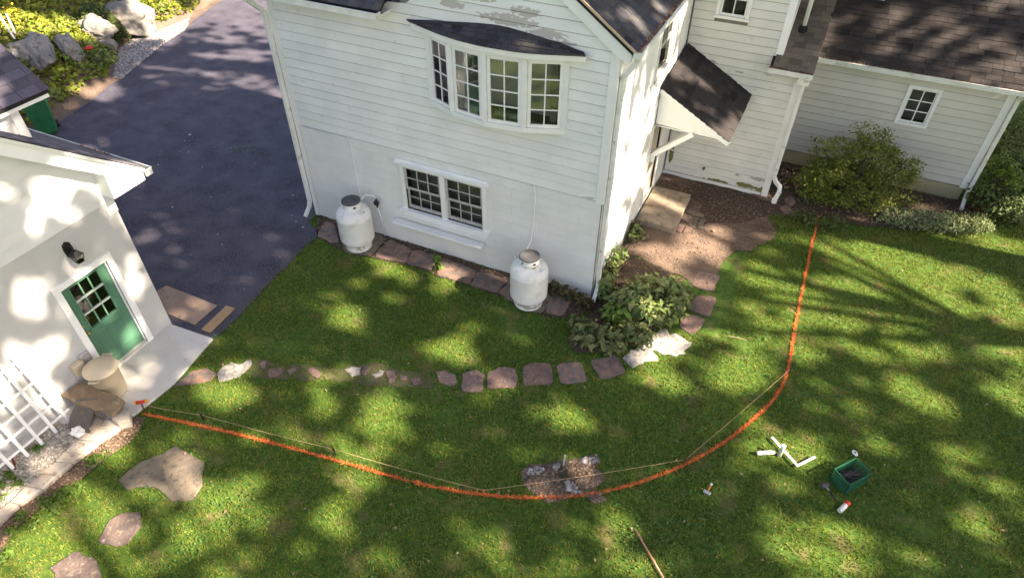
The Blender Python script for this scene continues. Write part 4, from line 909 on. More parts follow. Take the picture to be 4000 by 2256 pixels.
# wing
YW = 7.25; WX = 6.95; WWIN = (4.97, 5.53, 1.70, 2.52)
M['clap_w'] = stain(pmat('dimmed_wing_clapboard', (.545,.525,.455), (.485,.47,.405), 1.4, .6, .15, 120, 'obj', .03, c3=(.5,.48,.38), s3=7, t3=.72),  # paint tone darkened to mimic weaker light here; the spots are wear
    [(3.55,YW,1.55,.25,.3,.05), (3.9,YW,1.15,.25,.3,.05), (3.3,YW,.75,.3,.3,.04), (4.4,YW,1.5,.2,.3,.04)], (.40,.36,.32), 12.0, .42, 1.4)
wing = MB(); panels(wing, Vector((0,YW,0)), X3, -Y3, BX, WX, .36, 2.85, [WWIN], .2); wing = wing.build('wing_wall', M['gap'], house)
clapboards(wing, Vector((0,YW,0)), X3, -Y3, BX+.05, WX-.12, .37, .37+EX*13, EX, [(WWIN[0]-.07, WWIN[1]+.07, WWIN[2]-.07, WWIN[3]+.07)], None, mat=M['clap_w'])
MB().box(BX,WX-.02,YW-.012,YW+.18,-.1,.355).build('parging', M['tan'], house)
MB().box(WX-.12,WX+.03,YW-.034,YW,.34,2.78).box(WX+.001,WX+.031,YW,YW+.12,.34,2.78).build('corner_board', M['trim'], house)
MB().box(BX,WX+.0,YW+.2,13.5,-.1,2.84).prism([(WX-.02,YW,2.84), (WX-.02,10.4,4.95), (WX-.02,13.5,2.84)], (.02,0,0)).build('wing_block', M['trim'], house)
w5 = MB(); a, b, c, d = WWIN
w5.box(a-.07,a,YW-.045,YW+.1,c-.07,d+.07).box(b,b+.07,YW-.045,YW+.1,c-.07,d+.07).box(a,b,YW-.045,YW+.1,d,d+.07).box(a,b,YW-.05,YW+.1,c-.07,c); w5 = w5.build('window', M['trim'], house)
sash_grid(w5, Vector((0,YW,0)), X3, -Y3, a, b, c, d, 2, 3, .035, .024, .0, M['sashw'], M['glassd'])
MB().box(a-.3,b+.3,YW+.6,YW+.65,c-.3,d+.3).build('interior', M['dark'], house)
WY, WZ = 6.92, 2.98; L_w = 5.6
wr = MB().prism([(2.72,WY,WZ), (2.72,11.6,ys(11.6,WY,WZ)), (2.72,11.6,ys(11.6,WY,WZ)-.06), (2.72,WY,WZ-.06)], (7.18-2.72,0,0)); wr.prism([(2.72,11.6,ys(11.6,WY,WZ)),(2.72,14.5,4.0),(2.72,14.5,3.9),(2.72,11.6,ys(11.6,WY,WZ)-.06)], (4.46,0,0)); wr = wr.build('wing_roof', M['felt'], house)
shingles(wr, (2.74,WY-.03,WZ-.005), (1,0,0), (0,1,.67), lambda v: (.08, 4.46), .75, shingle('weathered_shingle_near', (.028,.025,.026), (.048,.042,.042), (.07,.06,.056), 'obj'), cap=False)
shingles(wr, (2.74,WY-.03,WZ-.005), (1,0,0), (0,1,.67), lambda v: (.08, 4.46), 5.6, SH_I, joined=True, v0=.14*6, matf=lambda p: SH_P if (3.15 < p.x < 3.80 and p.y > 7.6) else SH_I)  # darker shingle strip paints the shade below the upper fascia
MB().box(2.72,7.12,6.98,7.2,2.82,2.85).build('soffit', M['trim'], house)
gutter(house, (2.80,6.96,2.99), (7.16,6.96,2.99), (0,-1,0))
downspout(house, [(7.06,6.92,2.87), (7.03,7.16,2.68), (7.03,7.17,2.6), (7.03,7.17,.38), (7.0,7.02,.22), (6.97,6.72,.06)], .08)
# porch hood over the side door
RF, RBk, EB, EF = Vector((.012,3.35,3.16)), Vector((.012,5.33,3.26)), Vector((1.66,5.33,2.49)), Vector((1.60,3.35,2.28))
hood = MB().prism([RF, EF, EB, RBk], (0,0,-.05)); hood = hood.build('porch_roof', M['felt'], house)
Vh = (RF-EF).normalized(); Uh = (EB-EF).normalized()
shp = pmat('porch_shingle', (.02,.02,.023), (.034,.031,.034), 25, .9, .5, 300, 'obj', .4, .15, tint=(.05,.044,.043))
shingles(hood, EF-Uh*.03-Vh*.03, Uh, Vh, lambda v: (0, 2.03), (RF-EF).length+.02, shp, joined=False, exp=.15, wr=(.2,.36))
MB().prism([(.03,3.38,3.08), (1.52,3.38,2.28), (1.40,3.38,2.27), (.03,3.38,2.33)], (0,.03,0)).build('porch_panel', M['trim'], house)
MB().bar((.03,3.34,3.10), (1.62,3.34,2.23), .04, .10, (0,0,1)).build('rake_board', M['trim'], house)
MB().box(.03,1.5,3.41,5.3,2.26,2.285).build('porch_ceiling', M['trim'], house)
MB().bar((.04,3.42,1.55), (.86,3.42,2.28), .10, .18, (0,1,0)).bar((.04,3.37,1.62), (.80,3.37,2.27), .03, .02, (0,1,0)).box(.031,.12,3.36,3.48,1.40,1.66).build('porch_brace', M['trim'], house)
# gas lines on the wall
gl = tag(MB().tube([(-1.42,-.03,2.34), (-1.34,-.035,2.36), (-1.31,-.035,2.2), (-1.33,-.035,1.4), (-1.36,-.05,1.1), (-1.35,-.3,1.02), (-1.30,-.55,1.06)], .011, 8).build('gas_line', M['trimw'], smooth=True), 'thin white gas line running down the wall to the right tank', 'pipe', 'gas lines on the facade')
gl2 = tag(MB().tube([(-6.7,-.03,2.345), (-5.6,-.03,2.34), (-5.5,-.035,2.3), (-5.5,-.035,1.0), (-5.42,-.05,.9)], .011, 8).build('gas_line', M['trimw'], smooth=True), 'thin white gas line running down the wall behind the left tank', 'pipe', 'gas lines on the facade')
# ================================================================== THE GARAGE
gar = thing('white_garage', 'white stucco and clapboard garage with green door and cornice return', 'garage', (GX, GY, 0))
DY = (-5.665, -4.79); DZ = (.085, 2.04); PG = Vector((GX, 0, 0)); SG = 2.935
RS = .83; ridge_y = -8.3
gw = MB(); panels(gw, PG, Y3, X3, -13.0, GY, -.1, SG, [(DY[0], DY[1], -.2, DZ[1])], .2)
gw.box(-15.5, GX-.001, GY-.2, GY, -.1, 3.0); gw = gw.build('stucco_wall', M['stucco'], gar)
gwall2 = MB().prism([(GX,GY,SG), (GX,GY,3.44), (GX,ridge_y,3.44+RS*(GY-ridge_y)), (GX,-13,3.44+RS*(GY-ridge_y)-RS*4.7), (GX,-13,SG)], (-.2,0,0)); gwall2 = gwall2.build('gable_wall', M['gap'], gar)
def gclip2(z):
    return (ridge_y-8, GY if z < 3.43 else min(GY, GY-(z-3.43)/RS))
clapboards(gwall2, PG, Y3, X3, -12.5, GY-.002, SG, SG+.205*20, .205, [], gclip2, mat=M['clap_g'], proud=.022, gapz=.004)
# corner block under the return, rake board, cornice return, soffit
MB().box(GX-.05, GX+.012, GY-.17, GY+.012, SG-.23, SG+.1).build('corner_block', M['trim'], gar)
xr = GX+.31
mb = MB(); far_y = -8.3; rk = lambda y, z0, y0: z0+RS*(y0-y)
mb.prism([(xr,-3.72,3.27), (xr,-3.73,3.11), (xr,-4.36,3.10), (xr,-4.34,3.54), (xr,far_y,rk(far_y,3.54,-4.34)), (xr,far_y,rk(far_y,3.27,-3.72))], (-.03,0,0)); mb.build('rake_board', M['trimw'], gar)
mb = MB(); mb.prism([(xr-.0305,-3.74,3.25), (xr-.0305,-3.75,3.10), (xr-.0305,-4.355,3.095), (xr-.0305,-4.335,3.53)], (-(.28),0,0)); mb.prism([(xr-.0305,-4.34,3.545), (xr-.0305,far_y,rk(far_y,3.545,-4.34)), (xr-.0305,far_y,rk(far_y,3.60,-4.34)), (xr-.0305,-4.34,3.60)], (-.28,0,0)); mb.build('soffit', M['trim'], gar)
mb = MB(); mb.bar((xr+.018,-3.70,3.285), (xr+.018,far_y,rk(far_y,3.285,-3.70)), .035, .05, (0,0,1)); mb.build('drip_edge', M['trim'], gar)
MB().box(-15.5,xr-.05,-3.745,-3.725,3.09,3.27).build('fascia', M['trimw'], gar)
zr = 3.31+RS*(-3.70-ridge_y)
gr_ = MB().prism([(xr+.03,-3.68,3.30), (xr+.03,ridge_y,zr), (xr+.03,-13,zr-RS*4.7), (xr+.03,-13,zr-RS*4.7-.06), (xr+.03,ridge_y,zr-.06), (xr+.03,-3.68,3.24)], (-9,0,0)); gr_ = gr_.build('garage_roof', M['felt'], gar)
shg = shingle('slate_purple_shingle_field', (.10,.095,.125), (.14,.13,.165), (.16,.15,.17), 'island')
shingles(gr_, (xr+.045,-3.66,3.295), (-1,0,0), (0,-1,RS), lambda v: (0, 8.9), 5.9, shg, joined=True, exp=.15)
g2 = gutter(gar, (-15.5,-3.70,3.28), (xr+.03,-3.70,3.28), (0,1,0), h=.12, w=.13, litter=False)
cl = np.column_stack([rng.uniform(xr-1.6, xr-.9, 500), rng.uniform(-3.69, -3.58, 500), rng.uniform(3.24, 3.30, 500)]); V, F = leaves(cl, .05, 1, .5, .6); npmesh('leaf_litter', V, F, M['dryleaf'], g2, kind='stuff')
# dormer on the far slope
dx = -7.86
dm = MB(); dm.prism([(dx,-4.60,3.9), (dx,-4.60,4.66), (dx,-7.0,4.66), (dx,-7.0,3.9)], (-2.6,0,0)); dm = dm.build('dormer', M['gap'], gar)
clapboards(dm, Vector((dx,0,0)), Y3, X3, -6.9, -4.70, 4.03, 4.64, .2, [], None, mat=M['clap_g'], gapz=.004)
MB().box(dx-.02,dx+.03,-4.72,-4.585,3.95,4.60).box(dx+.0,dx+.14,-7.0,-4.15,4.595,4.625).build('corner_board', M['trimw'], dm)
MB().box(dx+.135,dx+.16,-7.0,-4.13,4.60,4.72).build('fascia', M['trimw'], dm)
da = Vector((dx+.17,-4.11,4.72)); dr = Vector((dx-1.3,-4.11,4.72+1.47*RS))
dk = MB().prism([da, dr, Vector((dx-2.77,-4.11,4.72)), Vector((dx-2.77,-4.11,4.66)), dr-Z3*.06, da-Z3*.06], (0,-4,0)); dk.build('dormer_deck', M['felt'], dm)
shingles(dm, da+Vector((.015,.02,-.005)), (0,-1,0), (dr-da), lambda v: (0, 3.9), 1.9, SH_G, exp=.15, wr=(.28,.34)) if False else shingles(dm, da+Vector((.015,-3.9,-.005)), (0,1,0), (dr-da), lambda v: (0, 3.92), 1.9, SH_G, exp=.15, wr=(.28,.34))
# green door
dt = MB(); dt.box(GX-.02,GX+.03,DY[0]-.115,DY[0],.04,DZ[1]+.115).box(GX-.02,GX+.03,DY[1],DY[1]+.115,.04,DZ[1]+.115).box(GX-.02,GX+.031,DY[0],DY[1],DZ[1],DZ[1]+.115)
dt.box(GX-.13,GX-.021,DY[0]-.02,DY[0],.04,DZ[1]+.02).box(GX-.13,GX-.021,DY[1],DY[1]+.02,.04,DZ[1]+.02).box(GX-.13,GX-.021,DY[0],DY[1],DZ[1],DZ[1]+.02).box(GX-.06,GX-.021,DY[1]-.022,DY[1]-.001,.09,DZ[1]); dt.build('door_trim', M['trimw'], gar)
c4_ = crop(150, 900, 3.633); wq = [onx(*c4_(x, y), GX-.07) for x, y in ((430,830),(810,560),(1110,1110),(755,1380))]
gy0, gy1 = (wq[0][1]+wq[3][1])/2, (wq[1][1]+wq[2][1])/2; gz0, gz1 = (wq[2][2]+wq[3][2])/2, (wq[0][2]+wq[1][2])/2
XD = GX-.07
door = MB(); panels(door, Vector((XD,0,0)), Y3, X3, DY[0]+.003, DY[1]-.003, DZ[0], DZ[1]-.004, [(gy0, gy1, gz0, gz1)], .045); door = door.build('green_door', M['grn_door'], gar)
fr = MB(); t = .03
fr.box(XD,XD+.014,gy0-t,gy0,gz0-t,gz1+t).box(XD,XD+.014,gy1,gy1+t,gz0-t,gz1+t).box(XD,XD+.0145,gy0,gy1,gz1,gz1+t).box(XD,XD+.03,gy0-t-.01,gy1+t+.01,gz0-t,gz0-.001); fr.build('glazing_bead', M['grn_door'], door)
mg1, mg2 = pmat('faded_green_paint', (.12,.27,.18), rough=.5), pmat('pale_green_paint', (.5,.56,.5), rough=.5)
for i in (1, 2): y = gy0+(gy1-gy0)*i/3; MB().box(XD-.02,XD+.004,y-.012,y+.012,gz0,gz1).build('mullion', mg1, door)
for j in (1, 2): z = gz0+(gz1-gz0)*j/3; MB().box(XD-.02,XD+.012,gy0,gy1,z-.015,z+.015).build('muntin', mg2, door)
M['glassw'] = glassmat('door_glass', (.5,.5,.45), 2.2)
for i in range(3):
    for j in range(3):
        y0, y1 = gy0+(gy1-gy0)*i/3, gy0+(gy1-gy0)*(i+1)/3; z0, z1 = gz0+(gz1-gz0)*j/3, gz0+(gz1-gz0)*(j+1)/3; k = XD-.012; e = [rnd.uniform(-.002, .002) for _ in range(4)]
        MB().add([(k+e[0],y0,z0), (k+e[1],y1,z0), (k+e[2],y1,z1), (k+e[3],y0,z1)], [(0,1,2,3)]).build('pane', M['glassw'], door)
for y0, y1, z0, z1 in ((gy0,(gy0+gy1)/2-.05,.25,gz0-.14), ((gy0+gy1)/2+.05,gy1,.25,gz0-.14)):
    MB().hexa([(XD,y0,z0),(XD,y1,z0),(XD,y1,z1),(XD,y0,z1),(XD+.012,y0+.03,z0+.03),(XD+.012,y1-.03,z0+.03),(XD+.012,y1-.03,z1-.03),(XD+.012,y0+.03,z1-.03)]).build('door_panel', M['grn_door'], door)
MB().lathe([(.028,0),(.028,.01),(.012,.02),(.012,.045),(.028,.055),(.03,.07),(.0,.085)], (XD,DY[0]+.06,1.02), 14, axis=(1,0,0)).build('knob', M['brass'], door, smooth=True)
MB().lathe([(.024,0),(.024,.015),(.0,.02)], (XD,DY[0]+.06,1.16), 12, axis=(1,0,0)).build('deadbolt', M['brass'], door, smooth=True)
MB().box(GX-.9,GX-.85,-6.2,-4.4,0,2.4).box(GX-.9,GX-.2,-6.2,-6.15,0,2.4).box(GX-.9,GX-.2,-4.45,-4.4,0,2.4).box(GX-.9,GX-.2,-6.2,-4.4,0,.08).build('interior', M['dark'], gar)
MB().box(GX-.2,GX+.02,DY[0],DY[1],.0,.083).build('threshold', M['concrete'], gar)
# wall lantern above the door
lx, ly, lz = GX, -5.235, 2.60
lan = thing('wall_lantern', 'black wall lantern over the green garage door', 'lamp', (lx, ly, lz))
MB().prism([(lx,ly-.06,lz-.13),(lx,ly+.06,lz-.13),(lx,ly+.075,lz),(lx,ly+.06,lz+.10),(lx,ly,lz+.14),(lx,ly-.06,lz+.10),(lx,ly-.075,lz)], (.025,0,0)).build('back_plate', M['black'], lan)
MB().tube([(lx+.02,ly,lz+.02),(lx+.08,ly,lz+.07),(lx+.15,ly,lz+.06),(lx+.16,ly,lz+.01)], .013, 8).build('arm', M['black'], lan, smooth=True)
q = .085; zt_, zb_ = lz-.06, lz-.20; cx_ = lx+.155
MB().hexa([(cx_-q,ly-q,zt_),(cx_+q,ly-q,zt_),(cx_+q,ly+q,zt_),(cx_-q,ly+q,zt_),(cx_-.03,ly-.03,zt_+.075),(cx_+.03,ly-.03,zt_+.075),(cx_+.03,ly+.03,zt_+.075),(cx_-.03,ly+.03,zt_+.075)]).build('lamp_roof', M['black'], lan)
fm = MB()
for sx, sy in ((-1,-1),(1,-1),(1,1),(-1,1)):
    fm.bar((cx_+sx*.075,ly+sy*.075,zt_), (cx_+sx*.045,ly+sy*.045,zb_), .009, .009)
for a_, b_ in (((-1,-1),(1,-1)),((1,-1),(1,1)),((1,1),(-1,1)),((-1,1),(-1,-1))): fm.bar((cx_+a_[0]*.045,ly+a_[1]*.045,zb_), (cx_+b_[0]*.045,ly+b_[1]*.045,zb_), .012, .012)
fm.build('lamp_cage', M['black'], lan)
MB().hexa([(cx_-.042,ly-.042,zb_+.006),(cx_+.042,ly-.042,zb_+.006),(cx_+.042,ly+.042,zb_+.006),(cx_-.042,ly+.042,zb_+.006),(cx_-.07,ly-.07,zt_-.004),(cx_+.07,ly-.07,zt_-.004),(cx_+.07,ly+.07,zt_-.004),(cx_-.07,ly+.07,zt_-.004)]).build('lamp_glass', glassmat('frosted_lamp_glass', (.75,.75,.7), 1.5), lan)
# meter boxes on the wall
bx = tag(MB().box(GX+.002,GX+.12,-6.16,-5.97,.52,.75).build('utility_box', M['can'], bevel=.01), 'flat beige utility box on the garage wall behind the can', 'box')
b2 = thing('outlet_box', 'grey outlet box with clear cover on the garage wall by the door', 'box', (GX, -5.86, .7))
MB().box(GX+.002,GX+.06,-5.96,-5.80,.62,.80).build('back_box', pmat('grey_plastic', (.42,.41,.40), rough=.5), b2, bevel=.006)
MB().box(GX+.06,GX+.10,-5.93,-5.82,.65,.78).build('cover', pmat('smoky_plastic', (.3,.29,.28), rough=.25), b2, bevel=.012)

# ================================================================== THINGS BY THE GARAGE
cx0, cy0 = -6.74, -5.93
can_ = thing('trash_can', 'round beige plastic trash can with lid by the green door', 'trash can', (cx0, cy0, .075))
MB().lathe([(.0,0),(.205,0),(.215,.02),(.245,.58),(.265,.59),(.265,.62),(.25,.62)], (cx0,cy0,.076), 40).build('body', M['can'], can_, smooth=True)
MB().lathe([(.272,-.045),(.28,-.03),(.278,0),(.255,.02),(.14,.055),(.05,.062),(.0,.063)], (cx0,cy0,.70), 40).build('lid', M['can'], can_, smooth=True)
for an in (-60, 120):
    a_ = math.radians(an); d_ = Vector((math.cos(a_), math.sin(a_), 0)); e_ = Vector((-d_.y, d_.x, 0)); c_ = Vector((cx0, cy0, .665))+d_*.27
    MB().tube([c_-e_*.075, c_-e_*.075+d_*.06+Z3*.01, c_+e_*.075+d_*.06+Z3*.01, c_+e_*.075], .014, 8).build('handle', M['can'], can_)
def slab_thing(name, label, cat, pts, th, mat, group=None, seed=1):
    r = random.Random(seed); out = []
    for i in range(len(pts)):
        a = Vector(pts[i]); b = Vector(pts[(i+1) % len(pts)]); n = max(1, int((b-a).length/.1))
        for k in range(n): out.append(a.lerp(b, k/n)+Vector((r.uniform(-.015,.015), r.uniform(-.015,.015), r.uniform(-.004,.004))))
    c = sum(out, Vector((0,0,0)))/len(out); nn = (out[1]-out[0]).cross(out[len(out)//2]-out[0]).normalized()
    if nn.z < 0: nn = -nn
    mb = MB(); n = len(out); R = []
    for s, k in ((.95,-th),(1.0,-th*.8),(1.0,-.012),(.97,0),(.4,.004)):
        R.append(list(range(len(mb.v), len(mb.v)+n)))
        for p in out: mb.v.append(tuple(c+(p-c)*s+nn*(k+r.uniform(-.004,.004))))
    for a, b in zip(R[:-1], R[1:]):
        for i in range(n): mb.f.append((a[i],a[(i+1)%n],b[(i+1)%n],b[i])); mb.m.append(0)
    mb.f.append(tuple(R[-1])); mb.f.append(tuple(R[0])[::-1]); mb.m += [0,0]
    return tag(mb.build(name, mat), label, cat, group)
cg = crop(0, 1350, 4.152)
def G(x, y, z): p = onz(*cg(x, y), z); return (float(p[0]), float(p[1]), z)
slab_thing('stone_slab', 'brown stone slab lying flat against the beige trash can', 'stone slab', [G(985,780,.40),G(1340,585,.40),G(2000,850,.40),G(2010,900,.40),G(1790,1110,.40),G(1600,1010,.40),G(1215,915,.40)], .10, pmat('brown_slab', (.25,.175,.115), (.17,.125,.085), 5, .85, .8, 40, c3=(.34,.28,.19), s3=9, t3=.64), 'loose stone slabs by the garage', 3)
slab_thing('stone_slab', 'grey stone slab leaning on the brown slab by the gravel', 'stone slab', [G(1260,855,.425),G(1580,850,.425),G(1490,1090,.30),G(1440,1430,.09),G(1080,1330,.09),G(1130,1120,.20)], .07, pmat('grey_slab', (.12,.105,.095), (.08,.073,.068), 4, .85, .8, 40, c3=(.19,.15,.12), s3=8, t3=.64), 'loose stone slabs by the garage', 4)
slab_thing('stone_slab', 'pale stone block at the curb end under the brown slab', 'stone slab', [G(1800,1180,.22),G(1990,960,.22),G(2100,1060,.22),G(2110,1200,.22),G(1900,1260,.22)], .2, pmat('pale_block', (.46,.42,.36), (.37,.33,.28), 6, .9, .5, 40), 'loose stone slabs by the garage', 5)
slab_thing('stone_slab', 'pale stone propping up the brown slab from below', 'stone slab', [G(1500,1070,.15),G(1660,1200,.15),G(1470,1400,.15),G(1430,1300,.15)], .13, pmat('pale_prop_stone', (.30,.25,.2), (.22,.185,.15), 6, .9, .5, 40), 'loose stone slabs by the garage', 6)
for lab, c_, r_ in (('crumpled white plastic bag on the gravel below the slabs', G(1270,1400,.10), (.11,.09,.085)), ('small white plastic bag lying beside the trellis foot', G(1020,970,.07), (.07,.06,.06))):
    bm = bmesh.new(); bmesh.ops.create_icosphere(bm, subdivisions=3, radius=1)
    for v in bm.verts:
        n_ = 1+.16*math.sin(v.co.x*5+c_[0]*9)+.14*math.sin(v.co.y*7+v.co.z*4)+rnd.uniform(-.07,.07); v.co = Vector((v.co.x*r_[0]*n_, v.co.y*r_[1]*n_, max(-.6, v.co.z*n_)*r_[2]))
    me = bpy.data.meshes.new('plastic_bag'); bm.to_mesh(me); bm.free(); me.materials.append(M['white']); o = bpy.data.objects.new('plastic_bag', me); link(o, None, c_); tag(o, lab, 'plastic bag')
tag(MB().bar(G(840,795,.42), G(1195,478,.42), .06, .035).bar(Vector(G(840,795,.44)), Vector(G(1195,478,.44)), .02, .02).build('white_rail', M['trimw']), 'short white grooved rail leaning on the garage wall by the slab', 'rail')
# trellis leaning on the garage wall
tr = thing('trellis', 'white wooden garden trellis leaning against the garage wall', 'trellis', (-6.95, -7.2, .02))
def TP(y, z): return Vector((-6.93-.20*z/1.6, y, z))
for k, y in enumerate((-6.70,-6.955,-7.21,-7.465,-7.72)): MB().bar(TP(y,.03), TP(y-.07*(k == 0),1.60), .028, .05, (0,1,0)).build('upright', M['trimw'], tr)
for k, z in enumerate((.20,.47,.74,1.01,1.28,1.47)): MB().bar(TP(-6.58,z)+Vector((-.026,0,0)), TP(-7.85,z)+Vector((-.026,0,0)), .02, .042, (0,0,1)).build('cross_bar', M['trimw'], tr)
tag(MB().tube([G(930,1105,.04),G(760,1165,.05),G(640,1230,.05),G(500,1300,.05),G(420,1330,.04),G(330,1430,.04),G(260,1560,.04),G(190,1640,.03),G(160,1760,.03),G(230,1900,.03),G(260,2010,.03)], .016, 8).build('garden_hose', M['hose'], smooth=True), 'dark red garden hose snaking over the gravel behind the trellis', 'hose')
# string reel on its stake
rl = thing('string_reel', 'red and yellow string reel on a stake at the apron edge', 'string reel', PS(*c3(805,500)))
pa = Vector(PS(*c3(758,467), .20)); pb = Vector(PS(*c3(842,452), .20)); dx_ = (pb-pa).normalized()
MB().tube([pa+dx_*.03, pb-dx_*.06], .03, 12).build('spool', M['red'], rl, smooth=True)
MB().tube([pa, pa+dx_*.03], .034, 12).tube([pb-dx_*.06, pb-dx_*.045, pb-dx_*.04, pb], [.034,.034,.012,.012], 12).build('spool_end', M['yellow'], rl)
sp = PS(*c3(812,505)); MB().tube([(sp[0],sp[1],-.05), tuple(pa.lerp(pb,.4)-Z3*.02)], .011, 6).build('stake', M['hose'], rl)

# ================================================================== PROPANE TANKS
def tank(px, py, label):
    t = thing('propane_tank', label, 'propane tank', (px, py, .03), 'propane tanks along the facade')
    R_ = .375; c = (px, py, .03)
    MB().lathe([(.0,.10),(.20,.115),(.30,.15),(R_*.95,.205),(R_*.99,.24),(R_,.28),(R_,.80),(R_*1.006,.805),(R_*1.006,.815),(R_*.995,.83),(R_*.96,.89),(R_*.86,.955),(R_*.68,1.005),(R_*.42,1.03),(.0,1.035)], c, 48).build('body', M['tank'], t, smooth=True)
    MB().lathe([(.275,0),(.29,.0),(.29,.13),(.275,.13)], c, 40).build('foot_ring', M['tank'], t, smooth=False)
    # collar: ring wall with slotted hand holes
    mb = MB(); r0, r1, z0, z1 = .178, .19, .99, 1.17; n = 72; slots = [math.radians(a) for a in (-115,-35,75,160)]
    def cp(r, k, z): a = 2*math.pi*k/n; return (px+r*math.cos(a), py+r*math.sin(a), .03+z)
    for k in range(n):
        am = 2*math.pi*(k+.5)/n; hole = any(abs((am-s+math.pi) % (2*math.pi)-math.pi) < .2 for s in slots)
        for (za, zb) in (((z0,1.075),(1.125,z1)) if hole else ((z0,z1),)):
            mb.hexa([cp(r0,k,za),cp(r1,k,za),cp(r1,k+1,za),cp(r0,k+1,za),cp(r0,k,zb),cp(r1,k,zb),cp(r1,k+1,zb),cp(r0,k+1,zb)])
    mb.build('collar', M['tank'], t)
    MB().lathe([(.0,1.0),(.15,1.0),(.15,1.12),(.0,1.12)], c, 20).build('valve_block', M['black'], t)
    MB().lathe([(.198,1.172),(.205,1.176),(.205,1.195),(.19,1.207),(.05,1.218),(.0,1.219)], c, 48).build('lid', M['lid'], t, smooth=True)
    for s in (math.radians(170), math.radians(-10)):
        d_ = Vector((math.cos(s), math.sin(s), 0)); e_ = Vector((-d_.y, d_.x, 0)); p = Vector(c)+d_*(R_*.80)+Z3*.965
        MB().tube([p-e_*.045, p-e_*.04+Z3*.06+d_*.02, p+Z3*.09+d_*.03, p+e_*.04+Z3*.06+d_*.02, p+e_*.045], .013, 7).build('lifting_lug', M['tank'], t, smooth=True)
    return t
TL = PS(1402, 962); TR = PS(2062, 1183)
t1 = tank(TL[0], TL[1]+.02, 'white propane tank at the driveway corner with a black regulator behind')
t2 = tank(TR[0], TR[1]+.02, 'white propane tank nearer the corner bed, with plain dark lid')
rg = thing('gas_regulator', 'black gas regulator on the wall beside the left propane tank', 'regulator', (-5.02, -.12, .92))
MB().lathe([(.05,0),(.062,.015),(.062,.04),(.05,.055),(.0,.06)], (-5.02,-.10,.95), 16, axis=(.3,-.9,.2)).tube([(-5.02,-.1,1.05),(-5.02,-.1,.82)], .022, 8).build('regulator_body', M['black'], rg, smooth=True)
MB().tube([(-5.02,-.1,1.05),(-5.06,-.14,1.14),(-5.16,-.25,1.2),(-5.22,TL[1]+.02,1.13)], .011, 7).build('pigtail', M['trimw'], rg, smooth=True)
MB().tube([(-5.02,-.1,.82),(-5.0,-.05,.5),(-4.98,-.045,.02)], .013, 7).build('riser', M['trimw'], rg, smooth=True)

# ================================================================== ON THE DRIVE
def board(name, label, cat, pts, th, mat, z=.012, parent=None):
    p = [onz(u, v, z+th) for u, v in pts]; mb = MB(); mb.prism([(q[0], q[1], z) for q in p], (0,0,th)); o = mb.build(name, mat, bevel=.003); return tag(o, label, cat)
c2 = crop(0, 700, 2.422)
board('plywood_sheet', 'worn plywood sheet lying on the asphalt beside the garage', 'plywood', [c2(*p) for p in ((1395,1100),(1490,1050),(1575,1002),(2055,1190),(1840,1372),(1590,1272))], .016, M['ply'])
board('wood_plank', 'short pale pine plank on the asphalt beside the plywood', 'plank', [c2(*p) for p in ((1905,1415),(2140,1190),(2220,1215),(1985,1442))], .03, M['plank'])
# wheelie bin beyond the garage
bxc = Vector((-16.15, -.02, 0)); bn = thing('wheelie_bin', 'green wheeled trash bin behind the garage at the drive edge', 'trash bin', tuple(bxc))
hd = math.radians(-35); ex = Vector((math.cos(hd), math.sin(hd), 0)); ey = Vector((-ex.y, ex.x, 0))
def BQ(x, y, z): return tuple(bxc+ex*x+ey*y+Z3*z)
bb = MB(); bb.hexa([BQ(-.24,-.22,.03),BQ(.24,-.22,.03),BQ(.24,.22,.03),BQ(-.24,.22,.03),BQ(-.30,-.29,.98),BQ(.30,-.29,.98),BQ(.30,.29,.98),BQ(-.30,.29,.98)]); bb.build('body', M['bin'], bn, bevel=.03)
for z in (.45,.66): MB().hexa([BQ(.268,-.12,z),BQ(.285,-.12,z),BQ(.285,.0,z),BQ(.268,.0,z),BQ(.275,-.12,z+.13),BQ(.292,-.12,z+.13),BQ(.292,.0,z+.13),BQ(.275,.0,z+.13)]).build('side_recess', pmat('dark_green_recess', (.006,.10,.04), rough=.5) if z < .5 else bpy.data.materials['dark_green_recess'], bn)
MB().hexa([BQ(-.33,-.32,.985),BQ(.33,-.32,.985),BQ(.33,.32,.985),BQ(-.33,.32,.985),BQ(-.28,-.28,1.06),BQ(.28,-.28,1.06),BQ(.28,.28,1.06),BQ(-.28,.28,1.06)]).build('lid', M['bin'], bn, bevel=.012)
for s in (-1, 1): MB().lathe([(.0,-.025),(.10,-.025),(.10,.025),(.0,.025)], BQ(-.25,s*.26,.10), 16, axis=tuple(ey)).build('wheel', M['black'], bn)
pebbles('asphalt_crumbs', [[PD(*p) for p in ((300,420),(500,330),(700,420),(800,540),(660,700),(420,650))]], 46, .014, M['gravel'], .012, 12)

# porch step
st = [PS(2501,835,.15), PS(2570,725,.15), PS(2693,766,.15), PS(2641,881,.15)]
sg = MB(); st_ = [Vector((.045,2.87,0)), Vector((.97,2.86,0)), Vector((.97,4.40,0)), (Vector((.045,4.40,0)))]
sg.prism([(p.x,p.y,-.03) for p in st_], (0,0,.19)); sg = tag(sg.build('porch_step', pmat('mossy_sandstone', (.32,.26,.20), (.22,.18,.145), 4, .9, .5, 50, c3=(.12,.12,.05), s3=7, t3=.64, w3=.1), bevel=.015), 'tan sandstone step slab below the side porch door', 'step')
